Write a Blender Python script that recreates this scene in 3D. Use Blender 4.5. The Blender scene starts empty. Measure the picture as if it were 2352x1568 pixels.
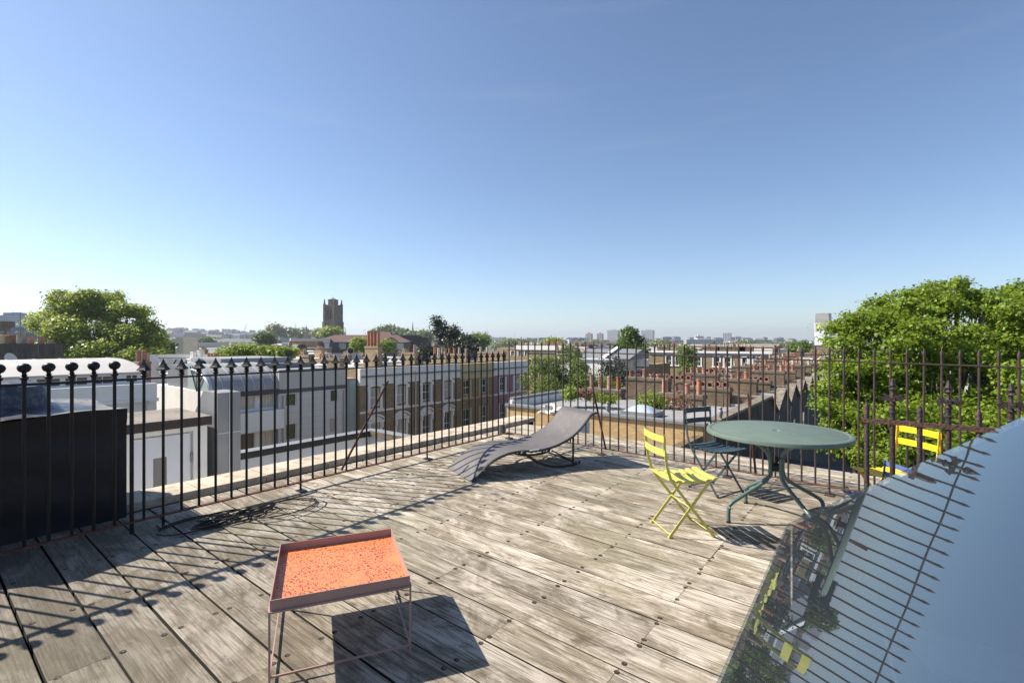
import bpy, math, random
from mathutils import Vector, Matrix
import numpy as np
random.seed(7); rng = np.random.RandomState(11)
C = bpy.context.scene.collection
sc = bpy.context.scene

# ------------------------------------------------------------------ camera, sky, sun
# World axes follow the roof terrace: +x across the boards' length (fence to skylight), +y along the left fence.
YAW = math.radians(38.1)
cam_d = bpy.data.cameras.new("camera"); cam = bpy.data.objects.new("camera", cam_d); C.objects.link(cam)
cam.location = (0, 0, 1.5); cam.rotation_euler = (math.radians(90), 0, YAW)
cam_d.sensor_width = 36; cam_d.lens = 17.0; cam_d.clip_start = .05; cam_d.clip_end = 12000
sc.camera = cam
SUN_EL = math.radians(43.3)
SDIR = Vector((-.901, -.432, math.tan(SUN_EL))).normalized()
sun_d = bpy.data.lights.new("sun", 'SUN'); sun_d.energy = 5.0; sun_d.angle = math.radians(.55); sun_d.color = (1, .92, .80)
sun = bpy.data.objects.new("sun", sun_d); C.objects.link(sun)
sun.rotation_euler = (-SDIR).to_track_quat('-Z', 'Y').to_euler(); sun.location = (-30, -15, 40)
w = bpy.data.worlds.new("World"); sc.world = w; w.use_nodes = True
nt = w.node_tree; bg = nt.nodes['Background']
sky = nt.nodes.new('ShaderNodeTexSky'); sky.sky_type = 'NISHITA'; sky.sun_disc = False
sky.sun_elevation = SUN_EL; sky.sun_rotation = math.atan2(SDIR.x, SDIR.y) % (2*math.pi)
sky.altitude = 0; sky.air_density = 1.0; sky.dust_density = .3; sky.ozone_density = 3.2; sky.air_density = .9
tc = nt.nodes.new('ShaderNodeTexCoord'); mpw = nt.nodes.new('ShaderNodeMapping'); mpw.inputs['Rotation'].default_value = (.05, .09, -YAW-.9); mpw.inputs['Scale'].default_value = (1.0, 1.6, 17)
nt.links.new(tc.outputs['Generated'], mpw.inputs[0]); cn_ = nt.nodes.new('ShaderNodeTexNoise'); cn_.inputs['Scale'].default_value = 1.6; cn_.inputs['Detail'].default_value = 8; cn_.inputs['Roughness'].default_value = .62; nt.links.new(mpw.outputs[0], cn_.inputs['Vector'])
cr_ = nt.nodes.new('ShaderNodeMapRange'); cr_.inputs[1].default_value = .55; cr_.inputs[2].default_value = .85; cr_.inputs[4].default_value = .10; nt.links.new(cn_.outputs['Fac'], cr_.inputs[0])     # thin cirrus
cm_ = nt.nodes.new('ShaderNodeMix'); cm_.data_type = 'RGBA'; nt.links.new(cr_.outputs[0], cm_.inputs[0]); nt.links.new(sky.outputs[0], cm_.inputs[6]); cm_.inputs[7].default_value = (4.6, 5.0, 5.6, 1)
nt.links.new(cm_.outputs[2], bg.inputs[0]); bg.inputs[1].default_value = .093
sc.view_settings.view_transform = 'Standard'; sc.view_settings.look = 'None'
sc.view_settings.exposure = .80; sc.view_settings.gamma = 1
sc.render.resolution_x = 1024; sc.render.resolution_y = 682
sc.cycles.max_bounces = 6; sc.cycles.volume_bounces = 0; sc.cycles.transparent_max_bounces = 8

# ------------------------------------------------------------------ where a spot of the reference (2352 wide) lies
cY, sY, FP = .7869, .6170, 1110.7
def dr(u, v):
    r = (u-1176)/FP
    return (cY*r-sY, sY*r+cY, -(v-784)/FP)
def pt(t, D): return Vector((D[0]*t, D[1]*t, 1.5+D[2]*t))
def atx(u, v, x): D = dr(u, v); return pt(x/D[0], D)
def aty(u, v, y): D = dr(u, v); return pt(y/D[1], D)
def atz(u, v, z): D = dr(u, v); return pt((z-1.5)/D[2], D)
def atd(u, v, Y): return pt(Y, dr(u, v))
KS = .015                                     # the deck falls gently away from the left fence
def dz(x): return -KS*(x+4.67)
def deck_pt(u, v): D = dr(u, v); return pt((1.5+KS*4.67)/(-D[2]-KS*D[0]), D)

# ------------------------------------------------------------------ materials
MATS = {}
def nodes_of(m): return m.node_tree.nodes, m.node_tree.links
def mat(name, col, rough=.7, metal=0, var=.12, vs=3.0, bump=0, bs=40., spec=.45, col2=None, thr=(.4, .62), aniso=(1, 1, 1), trans=0, orand=0):
    """principled with procedural patches: col varied by +-var, blotches of col2"""
    if name in MATS: return MATS[name]
    m = bpy.data.materials.new(name); m.use_nodes = True; N, L = nodes_of(m)
    b = N['Principled BSDF']; b.inputs['Roughness'].default_value = rough; b.inputs['Metallic'].default_value = metal
    b.inputs['Specular IOR Level'].default_value = spec
    g = N.new('ShaderNodeNewGeometry'); mp = N.new('ShaderNodeMapping'); L.new(g.outputs['Position'], mp.inputs['Vector'])
    mp.inputs['Scale'].default_value = aniso
    n1 = N.new('ShaderNodeTexNoise'); n1.inputs['Scale'].default_value = vs; n1.inputs['Detail'].default_value = 7; n1.inputs['Roughness'].default_value = .65
    L.new(mp.outputs[0], n1.inputs['Vector'])
    r = N.new('ShaderNodeValToRGB'); L.new(n1.outputs['Fac'], r.inputs[0])
    e = r.color_ramp.elements
    e[0].position = .3; e[1].position = .7
    e[0].color = [max(0, c*(1-var)) for c in col]+[1]; e[1].color = [min(1, c*(1+var)) for c in col]+[1]
    out = r.outputs[0]
    if col2:
        n2 = N.new('ShaderNodeTexNoise'); n2.inputs['Scale'].default_value = vs*2.7; n2.inputs['Detail'].default_value = 9; n2.inputs['Roughness'].default_value = .75
        L.new(mp.outputs[0], n2.inputs['Vector'])
        r2 = N.new('ShaderNodeMapRange'); r2.inputs[1].default_value = thr[0]; r2.inputs[2].default_value = thr[1]; L.new(n2.outputs['Fac'], r2.inputs[0])
        mx = N.new('ShaderNodeMix'); mx.data_type = 'RGBA'; L.new(r2.outputs[0], mx.inputs[0]); L.new(out, mx.inputs[6]); mx.inputs[7].default_value = list(col2)+[1]
        out = mx.outputs[2]
    if orand:      # each object a little lighter or darker, redder or browner
        oi = N.new('ShaderNodeObjectInfo'); h = N.new('ShaderNodeHueSaturation'); q = N.new('ShaderNodeMapRange'); q.inputs[3].default_value = 1-orand; q.inputs[4].default_value = 1+orand; L.new(oi.outputs['Random'], q.inputs[0]); L.new(q.outputs[0], h.inputs['Value'])
        q2 = N.new('ShaderNodeMath'); q2.operation = 'MULTIPLY'; q2.inputs[1].default_value = 7.31; L.new(oi.outputs['Random'], q2.inputs[0]); q3 = N.new('ShaderNodeMath'); q3.operation = 'FRACT'; L.new(q2.outputs[0], q3.inputs[0])
        q4 = N.new('ShaderNodeMapRange'); q4.inputs[3].default_value = .6; q4.inputs[4].default_value = 1.1; L.new(q3.outputs[0], q4.inputs[0]); L.new(q4.outputs[0], h.inputs['Saturation']); L.new(out, h.inputs['Color']); out = h.outputs[0]
    L.new(out, b.inputs['Base Color'])
    if bump:
        n3 = N.new('ShaderNodeTexNoise'); n3.inputs['Scale'].default_value = bs; n3.inputs['Detail'].default_value = 4; L.new(mp.outputs[0], n3.inputs['Vector'])
        bp = N.new('ShaderNodeBump'); bp.inputs['Strength'].default_value = bump; bp.inputs['Distance'].default_value = .01
        L.new(n3.outputs['Fac'], bp.inputs['Height']); L.new(bp.outputs[0], b.inputs['Normal'])
    MATS[name] = m; return m
def brick(name, c1, c2, mort=(.3, .27, .22), bw=.225, bh=.075, var=(.35, .65), dirt=(.05, .045, .04), dirtf=.5):
    if name in MATS: return MATS[name]
    m = bpy.data.materials.new(name); m.use_nodes = True; N, L = nodes_of(m); b = N['Principled BSDF']; b.inputs['Roughness'].default_value = .9
    g = N.new('ShaderNodeNewGeometry'); s = N.new('ShaderNodeSeparateXYZ'); L.new(g.outputs['Position'], s.inputs[0])
    a = N.new('ShaderNodeMath'); L.new(s.outputs[0], a.inputs[0]); L.new(s.outputs[1], a.inputs[1])
    c = N.new('ShaderNodeCombineXYZ'); L.new(a.outputs[0], c.inputs[0]); L.new(s.outputs[2], c.inputs[1])
    t = N.new('ShaderNodeTexBrick'); L.new(c.outputs[0], t.inputs['Vector'])
    t.inputs['Scale'].default_value = 1; t.inputs['Brick Width'].default_value = bw; t.inputs['Row Height'].default_value = bh
    t.inputs['Mortar Size'].default_value = .009; t.inputs['Color1'].default_value = list(c1)+[1]; t.inputs['Color2'].default_value = list(c2)+[1]; t.inputs['Mortar'].default_value = list(mort)+[1]
    t.inputs['Bias'].default_value = -.1
    n = N.new('ShaderNodeTexNoise'); n.inputs['Scale'].default_value = 1.3; n.inputs['Detail'].default_value = 9; n.inputs['Roughness'].default_value = .75; L.new(g.outputs['Position'], n.inputs['Vector'])
    r = N.new('ShaderNodeMapRange'); r.inputs[1].default_value = var[0]; r.inputs[2].default_value = var[1]; r.inputs[4].default_value = dirtf; L.new(n.outputs['Fac'], r.inputs[0])
    mx = N.new('ShaderNodeMix'); mx.data_type = 'RGBA'; L.new(r.outputs[0], mx.inputs[0]); L.new(t.outputs['Color'], mx.inputs[6]); mx.inputs[7].default_value = list(dirt)+[1]
    L.new(mx.outputs[2], b.inputs['Base Color']); MATS[name] = m; return m
def leafmat(name, c1, c2, c3, tr=.35):
    if name in MATS: return MATS[name]
    m = bpy.data.materials.new(name); m.use_nodes = True; N, L = nodes_of(m); b = N['Principled BSDF']
    b.inputs['Roughness'].default_value = .4; b.inputs['Specular IOR Level'].default_value = .25
    g = N.new('ShaderNodeNewGeometry'); r = N.new('ShaderNodeValToRGB'); L.new(g.outputs['Random Per Island'], r.inputs[0])
    e = r.color_ramp.elements; e[0].color = list(c1)+[1]; e[1].color = list(c3)+[1]; k = e.new(.5); k.color = list(c2)+[1]
    L.new(r.outputs[0], b.inputs['Base Color'])
    t = N.new('ShaderNodeBsdfTranslucent'); hs = N.new('ShaderNodeHueSaturation'); hs.inputs['Value'].default_value = 1.5; hs.inputs['Hue'].default_value = .485
    L.new(r.outputs[0], hs.inputs['Color']); L.new(hs.outputs[0], t.inputs['Color'])
    mx = N.new('ShaderNodeMixShader'); mx.inputs[0].default_value = tr; L.new(b.outputs[0], mx.inputs[1]); L.new(t.outputs[0], mx.inputs[2])
    L.new(mx.outputs[0], N['Material Output'].inputs['Surface']); MATS[name] = m; return m

BLACKIRON = mat('black_iron', (.010, .010, .012), .42, .0, .3, 6, .25, 90, spec=.3, col2=(.04, .021, .013), thr=(.6, .72))
RUSTIRON = mat('rusty_iron', (.045, .034, .03), .62, 0, .3, 9, .4, 120, col2=(.11, .045, .022), thr=(.5, .66))
RUST = mat('rust', (.13, .045, .024), .85, 0, .3, 14, .4, 90, col2=(.05, .03, .025), thr=(.52, .64))
OLDIRON = mat('flaking_iron', (.028, .022, .022), .6, 0, .3, 12, .8, 60, col2=(.13, .05, .028), thr=(.52, .62))
WHITE = mat('white_paint', (.80, .775, .735), .6, 0, .06, .8, col2=(.5, .5, .48), thr=(.62, .8))
WHITE2 = mat('white_render', (.76, .735, .69), .8, 0, .08, .5, col2=(.42, .42, .40), thr=(.6, .78), aniso=(1, 1, .35))
CREAM = mat('cream_render', (.6, .55, .43), .8, 0, .08, .6)
STONE = mat('coping_stone', (.55, .46, .35), .9, 0, .22, 2.2, .5, 60, col2=(.27, .23, .18), thr=(.48, .66))
CONC = mat('weathered_concrete', (.24, .205, .16), .92, 0, .3, 1.4, .4, 30, col2=(.11, .09, .07), thr=(.45, .62))
DKCONC = mat('stained_dark_render', (.06, .055, .05), .9, 0, .35, .8, col2=(.02, .02, .02), thr=(.45, .6), aniso=(1, 1, .3))
ZINC = mat('zinc_roof', (.30, .295, .29), .55, .1, .06, .7)
ZINCD = mat('zinc_seam', (.5, .52, .54), .4, .3, .05, 1)
SLATE = mat('slate', (.06, .065, .075), .6, 0, .2, 2)
FELT = mat('grey_felt_roof', (.30, .30, .30), .85, 0, .12, .5, col2=(.19, .18, .165), thr=(.5, .7))
FELT2 = mat('brown_felt_roof', (.26, .225, .19), .9, 0, .2, .6, col2=(.10, .085, .07), thr=(.48, .66))
LEAD = mat('lead_sheet', (.23, .235, .24), .6, .15, .14, 1.5, .3, 8)
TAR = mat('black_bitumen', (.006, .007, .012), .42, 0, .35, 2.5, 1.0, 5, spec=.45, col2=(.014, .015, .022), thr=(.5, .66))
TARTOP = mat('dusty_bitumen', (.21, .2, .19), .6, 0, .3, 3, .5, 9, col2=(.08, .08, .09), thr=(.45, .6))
BRN = brick('brown_brick', (.37, .26, .14), (.23, .16, .085), (.3, .24, .16), dirtf=.35)
OCH = brick('ochre_brick', (.66, .46, .21), (.46, .29, .12), (.55, .43, .26), dirt=(.30, .17, .07), dirtf=.6)
OLD = brick('sooty_brick', (.25, .17, .10), (.13, .09, .06), (.2, .16, .11), dirt=(.045, .038, .03), dirtf=.7)
YEL = brick('stock_brick', (.40, .29, .15), (.27, .18, .09), (.36, .29, .19), dirt=(.10, .075, .05), dirtf=.5)
PINK = brick('pink_painted_brick', (.42, .22, .25), (.37, .19, .22), (.27, .14, .16), dirtf=.1)
RED = brick('red_brick', (.26, .10, .06), (.18, .07, .045), (.25, .18, .13), dirtf=.3)
TERRA = mat('terracotta', (.42, .17, .09), .8, 0, .25, 5, .2, 40, col2=(.16, .065, .04), thr=(.48, .64), orand=.3)
BUFF = mat('buff_clay', (.46, .37, .24), .8, 0, .2, 4, col2=(.2, .15, .09), thr=(.5, .66), orand=.3)
GREYPOT = mat('grey_clay', (.3, .3, .27), .8, 0, .2, 4)
DKGLASS = mat('window_glass', (.03, .038, .045), .06, 0, .3, 1.2, spec=.9)
CURT = mat('curtained_glass', (.42, .41, .38), .25, 0, .25, 2.5, spec=.8, aniso=(6, 6, .6))
BROWNCURT = mat('brown_curtain', (.11, .085, .065), .4, 0, .45, 6, aniso=(4, 4, .02))
MIRG = mat('green_reflecting_glass', (.03, .06, .025), .08, 0, .6, 2.5, spec=.9)
PALEG = mat('pale_green_glass', (.36, .44, .43), .15, 0, .12, .4, spec=.8)
GREYP = mat('grey_panel', (.33, .32, .315), .6, 0, .05, .5)
LGREYP = mat('light_grey_block', (.50, .485, .46), .7, 0, .06, .5)
YELLOWR = mat('yellow_render', (.55, .45, .23), .8, 0, .1, .6, col2=(.36, .3, .16), thr=(.6, .8))
BLACK = mat('black_paint', (.012, .012, .013), .5, 0, .2, 3)
MOULD = mat('grey_moulding', (.2, .215, .24), .8, 0, .2, 1)

# ------------------------------------------------------------------ mesh building
class MB:
    def __init__(s): s.v = []; s.f = []; s.m = []
    def quad(s, a, b, c, d, m=0):
        n = len(s.v); s.v += [tuple(a), tuple(b), tuple(c), tuple(d)]; s.f.append((n, n+1, n+2, n+3)); s.m.append(m)
    def poly(s, P, m=0):
        n = len(s.v); s.v += [tuple(p) for p in P]; s.f.append(tuple(range(n, n+len(P)))); s.m.append(m)
    def box(s, x0, x1, y0, y1, z0, z1, m=0, M=None, top=None):
        P = [(x0, y0, z0), (x1, y0, z0), (x1, y1, z0), (x0, y1, z0), (x0, y0, z1), (x1, y0, z1), (x1, y1, z1), (x0, y1, z1)]
        if M is not None: P = [tuple(M @ Vector(p)) for p in P]
        n = len(s.v); s.v += P
        for i, q in enumerate([(0, 3, 2, 1), (4, 5, 6, 7), (0, 1, 5, 4), (1, 2, 6, 5), (2, 3, 7, 6), (3, 0, 4, 7)]):
            s.f.append(tuple(n+k for k in q)); s.m.append(top if (top is not None and i == 1) else m)
    def prism(s, P, off, m=0):
        """closed polygon P (3d points) extruded by vector off"""
        n = len(s.v); k = len(P); off = Vector(off)
        s.v += [tuple(p) for p in P]+[tuple(Vector(p)+off) for p in P]
        s.f.append(tuple(range(n+k-1, n-1, -1))); s.m.append(m)
        s.f.append(tuple(range(n+k, n+2*k))); s.m.append(m)
        for i in range(k):
            j = (i+1) % k; s.f.append((n+i, n+j, n+k+j, n+k+i)); s.m.append(m)
    def lathe(s, c, prof, seg=12, m=0, rot=0, M=None):
        n = len(s.v); c = Vector(c)
        for r, z in prof:
            for i in range(seg):
                a = rot+2*math.pi*i/seg; p = Vector((r*math.cos(a), r*math.sin(a), z))
                if M is not None: p = M @ p
                s.v.append(tuple(c+p))
        for j in range(len(prof)-1):
            for i in range(seg):
                k = (i+1) % seg
                s.f.append((n+j*seg+i, n+j*seg+k, n+(j+1)*seg+k, n+(j+1)*seg+i)); s.m.append(m)
        s.f.append(tuple(n+i for i in range(seg-1, -1, -1))); s.m.append(m)
        e = n+(len(prof)-1)*seg; s.f.append(tuple(e+i for i in range(seg))); s.m.append(m)
    def tube(s, P, r, seg=8, m=0, closed=False, rx=None, up=(0, 0, 1)):
        """swept round (or rx x r oval) section; r may be a list"""
        P = [Vector(p) for p in P]; K = len(P); n = len(s.v)
        for i, p in enumerate(P):
            a = P[(i-1) % K] if (i or closed) else p; b = P[(i+1) % K] if (i < K-1 or closed) else p
            t = (b-a).normalized(); u = Vector(up)
            if abs(t.dot(u)) > .95: u = Vector((1, 0, .01))
            x = t.cross(u).normalized(); y = x.cross(t).normalized()
            rr = r[i] if isinstance(r, (list, tuple)) else r; r2 = rx if rx else rr
            for k in range(seg):
                an = 2*math.pi*(k+.5)/seg; s.v.append(tuple(p+x*(r2*math.cos(an))+y*(rr*math.sin(an))))
        for i in range(K if closed else K-1):
            j = (i+1) % K
            for k in range(seg):
                l = (k+1) % seg; s.f.append((n+i*seg+k, n+i*seg+l, n+j*seg+l, n+j*seg+k)); s.m.append(m)
        if not closed:
            s.f.append(tuple(n+k for k in range(seg-1, -1, -1))); s.m.append(m)
            e = n+(K-1)*seg; s.f.append(tuple(e+k for k in range(seg))); s.m.append(m)
    def mesh(s, name, mats, off=(0, 0, 0), smooth=False):
        me = bpy.data.meshes.new(name); o = Vector(off)
        me.from_pydata([(x-o.x, y-o.y, z-o.z) for x, y, z in s.v], [], s.f)
        if not isinstance(mats, (list, tuple)): mats = [mats]
        for q in mats: me.materials.append(q)
        me.polygons.foreach_set('material_index', s.m)
        if smooth:
            me.polygons.foreach_set('use_smooth', [True]*len(s.f)); 
            try: me.set_sharp_from_angle(angle=math.radians(40))
            except Exception: pass
        me.update(); return me
    def obj(s, name, mats, parent=None, off=(0, 0, 0), smooth=False, loc=None):
        o = bpy.data.objects.new(name, s.mesh(name, mats, off, smooth)); C.objects.link(o)
        if parent: o.parent = parent
        if loc is not None: o.location = loc
        return o
def tag(o, label=None, cat=None, group=None, kind=None):
    if label: o['label'] = label
    if cat: o['category'] = cat
    if group: o['group'] = group
    if kind: o['kind'] = kind
    return o
def thing(name, label, cat, loc=(0, 0, 0), rz=0, group=None):
    o = bpy.data.objects.new(name, None); C.objects.link(o); o.location = loc; o.rotation_euler = (0, 0, rz); o.empty_display_size = .2
    return tag(o, label, cat, group)
def part(name, mb, m, th, par=None, smooth=False):
    """mesh authored in world metres, hung under thing th (unrotated) or under its part par"""
    return mb.obj(name, m, par if par else th, off=th.location if th else (0, 0, 0), smooth=smooth)
def clone(o, parent=None):
    c = o.copy(); C.objects.link(c); c.parent = parent
    for ch in [x for x in bpy.data.objects if x.parent == o]: clone(ch, c)
    return c
def struct(name, mb, m, smooth=False): return tag(mb.obj(name, m, smooth=smooth), kind='structure')

# ------------------------------------------------------------------ facades
def V3(ax, P, a, z): return (P, a, z) if ax == 'x' else (a, P, z)
def facade(mb, ax, P, sg, a0, a1, z0, z1, ops, dep=.14, m=0):
    """wall sheet on plane ax=P facing sg with openings (a0,a1,z0,z1), reveals dep deep, closed at its edges"""
    A = sorted({a0, a1} | {o[0] for o in ops} | {o[1] for o in ops}); Z = sorted({z0, z1} | {o[2] for o in ops} | {o[3] for o in ops})
    for i in range(len(A)-1):
        for j in range(len(Z)-1):
            ca, cz = (A[i]+A[i+1])/2, (Z[j]+Z[j+1])/2
            if any(o[0] < ca < o[1] and o[2] < cz < o[3] for o in ops): continue
            mb.quad(V3(ax, P, A[i], Z[j]), V3(ax, P, A[i+1], Z[j]), V3(ax, P, A[i+1], Z[j+1]), V3(ax, P, A[i], Z[j+1]), m)
    Q = P-sg*dep
    for b0, b1, y0, y1 in list(ops)+[(a0, a1, z0, z1)]:
        for (c, d), (e, f) in [((b0, y0), (b1, y0)), ((b1, y0), (b1, y1)), ((b1, y1), (b0, y1)), ((b0, y1), (b0, y0))]:
            mb.quad(V3(ax, P, c, d), V3(ax, P, e, f), V3(ax, Q, e, f), V3(ax, Q, c, d), m)
def abox(mb, ax, P0, P1, a0, a1, z0, z1, m=0):
    if ax == 'x': mb.box(min(P0, P1), max(P0, P1), a0, a1, z0, z1, m)
    else: mb.box(a0, a1, min(P0, P1), max(P0, P1), z0, z1, m)
def window(th, ax, P, sg, a0, a1, z0, z1, dep=.12, pane=None, frame=None, style='sash', fw=.06):
    pane = pane or DKGLASS; frame = frame or WHITE
    mb = MB(); abox(mb, ax, P-sg*dep, P-sg*(dep+.03), a0, a1, z0, z1)
    wo = part('window', mb, pane, th)
    mb = MB(); Q0, Q1 = P-sg*(dep-.004), P-sg*(dep-.045)
    abox(mb, ax, Q0, Q1, a0, a0+fw, z0, z1); abox(mb, ax, Q0, Q1, a1-fw, a1, z0, z1)
    abox(mb, ax, Q0, Q1, a0+fw, a1-fw, z0, z0+fw); abox(mb, ax, Q0, Q1, a0+fw, a1-fw, z1-fw, z1)
    zm = (z0+z1)/2; am = (a0+a1)/2
    if style == 'sash':
        abox(mb, ax, Q0, Q1, a0+fw, a1-fw, zm-.03, zm+.03)
        abox(mb, ax, Q0, P-sg*(dep-.03), am-.017, am+.017, zm+.03, z1-fw); abox(mb, ax, Q0, P-sg*(dep-.03), am-.017, am+.017, z0+fw, zm-.03)
    elif style == 'split': abox(mb, ax, Q0, Q1, am-.02, am+.02, z0+fw, z1-fw)
    part('frame', mb, frame, th, par=wo)
    return wo
def arch_strip(mb, ax, P0, P1, am, hw, zs, rise, th, m=0, n=10):
    """segmental arch band: springs at zs, half width hw, rise, thickness th"""
    for i in range(n):
        t0, t1 = -1+2*i/n, -1+2*(i+1)/n
        f = lambda t: zs+rise*(1-t*t)
        P = [V3(ax, P0, am+hw*t0, f(t0)), V3(ax, P0, am+hw*t1, f(t1)), V3(ax, P0, am+(hw+.0)*t1, f(t1)+th), V3(ax, P0, am+hw*t0, f(t0)+th)]
        off = (P1-P0, 0, 0) if ax == 'x' else (0, P1-P0, 0)
        mb.prism(P, off, m)

# ------------------------------------------------------------------ chimneys
def pot_prof(kind, h, r):
    if kind == 'roll': return [(r*1.05, 0), (r, .05*h), (r*.9, .75*h), (r*.9, .82*h), (r*1.12, .85*h), (r*1.15, .93*h), (r*1.0, h), (r*.8, h), (r*.75, h*.8)]
    if kind == 'louvre': 
        P = [(r, 0), (r, .25*h)]
        for k in range(4): z = .3+.15*k; P += [(r*1.0, z*h), (r*1.18, (z+.05)*h), (r*.86, (z+.06)*h), (r*.86, (z+.11)*h)]
        return P+[(r*1.1, .93*h), (r*1.0, h), (r*.7, h)]
    if kind == 'tall': return [(r, 0), (r*.95, .1*h), (r*.86, .9*h), (r*1.05, .92*h), (r*1.05, h), (r*.7, h), (r*.65, h*.9)]
    return [(r*.85, 0), (r*.85, .5*h), (r*1.2, .62*h), (r*1.2, h), (r*.95, h), (r*.9, .6*h)]
POTC = {}
def pot(par, th, loc, kind='roll', h=.6, r=.14, m=None, lod=0):
    m = m or TERRA; key = (kind, round(h, 2), round(r, 2), m.name, lod)
    if key not in POTC:
        b = MB(); b.lathe((0, 0, 0), pot_prof(kind, h, r), 8 if lod else 14); POTC[key] = b.mesh('chimney_pot', m, smooth=True)
    o = bpy.data.objects.new('chimney_pot', POTC[key]); C.objects.link(o); o.parent = par
    o.location = Vector(loc)-Vector(th.location); return o
def chimney(th, x0, x1, y0, y1, z0, z1, pots, m=None, lod=0, cap=True, rnd=random):
    """brick stack with oversailing courses and pots = list of (frac along, kind, h, mat)"""
    m = m or OLD; b = MB(); b.box(x0, x1, y0, y1, z0, z1-.22)
    if cap:
        b.box(x0-.05, x1+.05, y0-.05, y1+.05, z1-.22, z1-.08); b.box(x0-.02, x1+.02, y0-.02, y1+.02, z1-.08, z1, 1)
    else: b.box(x0+.01, x1-.01, y0+.01, y1-.01, z1-.22, z1, 1)
    c = part('chimney', b, [m, CONC], th)
    for f, k, h, pm in pots:
        if x1-x0 > y1-y0: l = (x0+.25+(x1-x0-.5)*f, (y0+y1)/2, z1-.02)
        else: l = ((x0+x1)/2, y0+.25+(y1-y0-.5)*f, z1-.02)
        pot(c, th, l, k, h, min(.14, .42*min(x1-x0, y1-y0)), pm, lod)
    return c
# ------------------------------------------------------------------ ground far below
b = MB(); b.quad((-9000, -9000, -13), (9000, -9000, -13), (9000, 9000, -13), (-9000, 9000, -13))
struct('ground', b, mat('ground_mix', (.19, .18, .16), .95, 0, .4, .01, col2=(.05, .075, .03), thr=(.4, .6)))

# ------------------------------------------------------------------ timber deck
def deck_material():
    m = bpy.data.materials.new('weathered_boards'); m.use_nodes = True; N, L = nodes_of(m); b = N['Principled BSDF']
    b.inputs['Roughness'].default_value = .82; b.inputs['Specular IOR Level'].default_value = .3
    g = N.new('ShaderNodeNewGeometry'); at = N.new('ShaderNodeAttribute'); at.attribute_name = 'rnd'
    off = N.new('ShaderNodeVectorMath'); off.operation = 'MULTIPLY_ADD'; L.new(at.outputs['Color'], off.inputs[0]); off.inputs[1].default_value = (37, 3, 11); L.new(g.outputs['Position'], off.inputs[2])
    def noise(scale, vec, det=6, ro=.6, dist=0):
        mp = N.new('ShaderNodeMapping'); L.new(off.outputs[0], mp.inputs[0]); mp.inputs['Scale'].default_value = vec
        n = N.new('ShaderNodeTexNoise'); n.inputs['Scale'].default_value = scale; n.inputs['Detail'].default_value = det; n.inputs['Roughness'].default_value = ro; n.inputs['Distortion'].default_value = dist
        L.new(mp.outputs[0], n.inputs['Vector']); return n.outputs['Fac']
    def rng_(x, a, c, lo=0, hi=1):
        r = N.new('ShaderNodeMapRange'); r.inputs[1].default_value = a; r.inputs[2].default_value = c; r.inputs[3].default_value = lo; r.inputs[4].default_value = hi; L.new(x, r.inputs[0]); return r.outputs[0]
    def mix(f, A, B, mode='MIX'):
        x = N.new('ShaderNodeMix'); x.data_type = 'RGBA'; x.blend_type = mode
        if isinstance(f, float): x.inputs[0].default_value = f
        else: L.new(f, x.inputs[0])
        for s, q in ((6, A), (7, B)):
            if isinstance(q, tuple): x.inputs[s].default_value = list(q)+[1]
            else: L.new(q, x.inputs[s])
        return x.outputs[2]
    grain = noise(1, (3.2, 95, 1), 5, .6, .6)         # fine streaks along the board
    grain2 = noise(1, (1.6, 15, 1), 7, .68, 1.4)
    patch = noise(1, (1.9, 4.0, 1), 9, .70, .8)       # worn, bleached areas
    patch2 = noise(1, (3.4, 6.2, 1), 10, .74, .7)
    n0 = N.new('ShaderNodeTexNoise'); n0.inputs['Scale'].default_value = .75; n0.inputs['Detail'].default_value = 4; L.new(g.outputs['Position'], n0.inputs['Vector'])
    base = mix(rng_(grain2, .32, .68), (.18, .145, .095), (.40, .34, .25))
    base = mix(rng_(patch, .44, .58, 0, .92), base, (.62, .55, .45))
    base = mix(rng_(patch2, .53, .66, 0, .8), base, (.115, .086, .055))
    base = mix(rng_(grain, .36, .54, .72, 0), base, (.065, .05, .033))
    base = mix(rng_(n0.outputs['Fac'], .52, .68, 0, .35), base, (.27, .26, .15))
    # knots
    v = N.new('ShaderNodeTexVoronoi'); mp = N.new('ShaderNodeMapping'); L.new(off.outputs[0], mp.inputs[0]); mp.inputs['Scale'].default_value = (1.3, 3.0, 1); L.new(mp.outputs[0], v.inputs['Vector']); v.inputs['Scale'].default_value = 1
    base = mix(rng_(v.outputs['Distance'], .035, .11, .8, 0), base, (.065, .045, .03))
    # pale flecks of old paint and droppings
    fl = N.new('ShaderNodeTexNoise'); fl.inputs['Scale'].default_value = 46; fl.inputs['Detail'].default_value = 5; fl.inputs['Roughness'].default_value = .8; L.new(g.outputs['Position'], fl.inputs['Vector'])
    base = mix(rng_(fl.outputs['Fac'], .655, .70, 0, .75), base, (.72, .69, .62))
    hs = N.new('ShaderNodeHueSaturation'); L.new(base, hs.inputs['Color']); L.new(rng_(at.outputs['Fac'], 0, 1, .72, 1.18), hs.inputs['Value']); hs.inputs['Saturation'].default_value = .98
    # damp, older boards toward the left end; cast shadow deepened in the colour
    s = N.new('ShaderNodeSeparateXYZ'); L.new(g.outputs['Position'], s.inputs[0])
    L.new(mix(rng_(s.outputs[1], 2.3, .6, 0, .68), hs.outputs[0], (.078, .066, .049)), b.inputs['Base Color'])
    bp = N.new('ShaderNodeBump'); bp.inputs['Strength'].default_value = .75; bp.inputs['Distance'].default_value = .004
    ad = N.new('ShaderNodeMath'); L.new(grain, ad.inputs[0]); L.new(patch2, ad.inputs[1]); L.new(ad.outputs[0], bp.inputs['Height']); L.new(bp.outputs[0], b.inputs['Normal'])
    return m
DECKM = deck_material()
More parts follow.
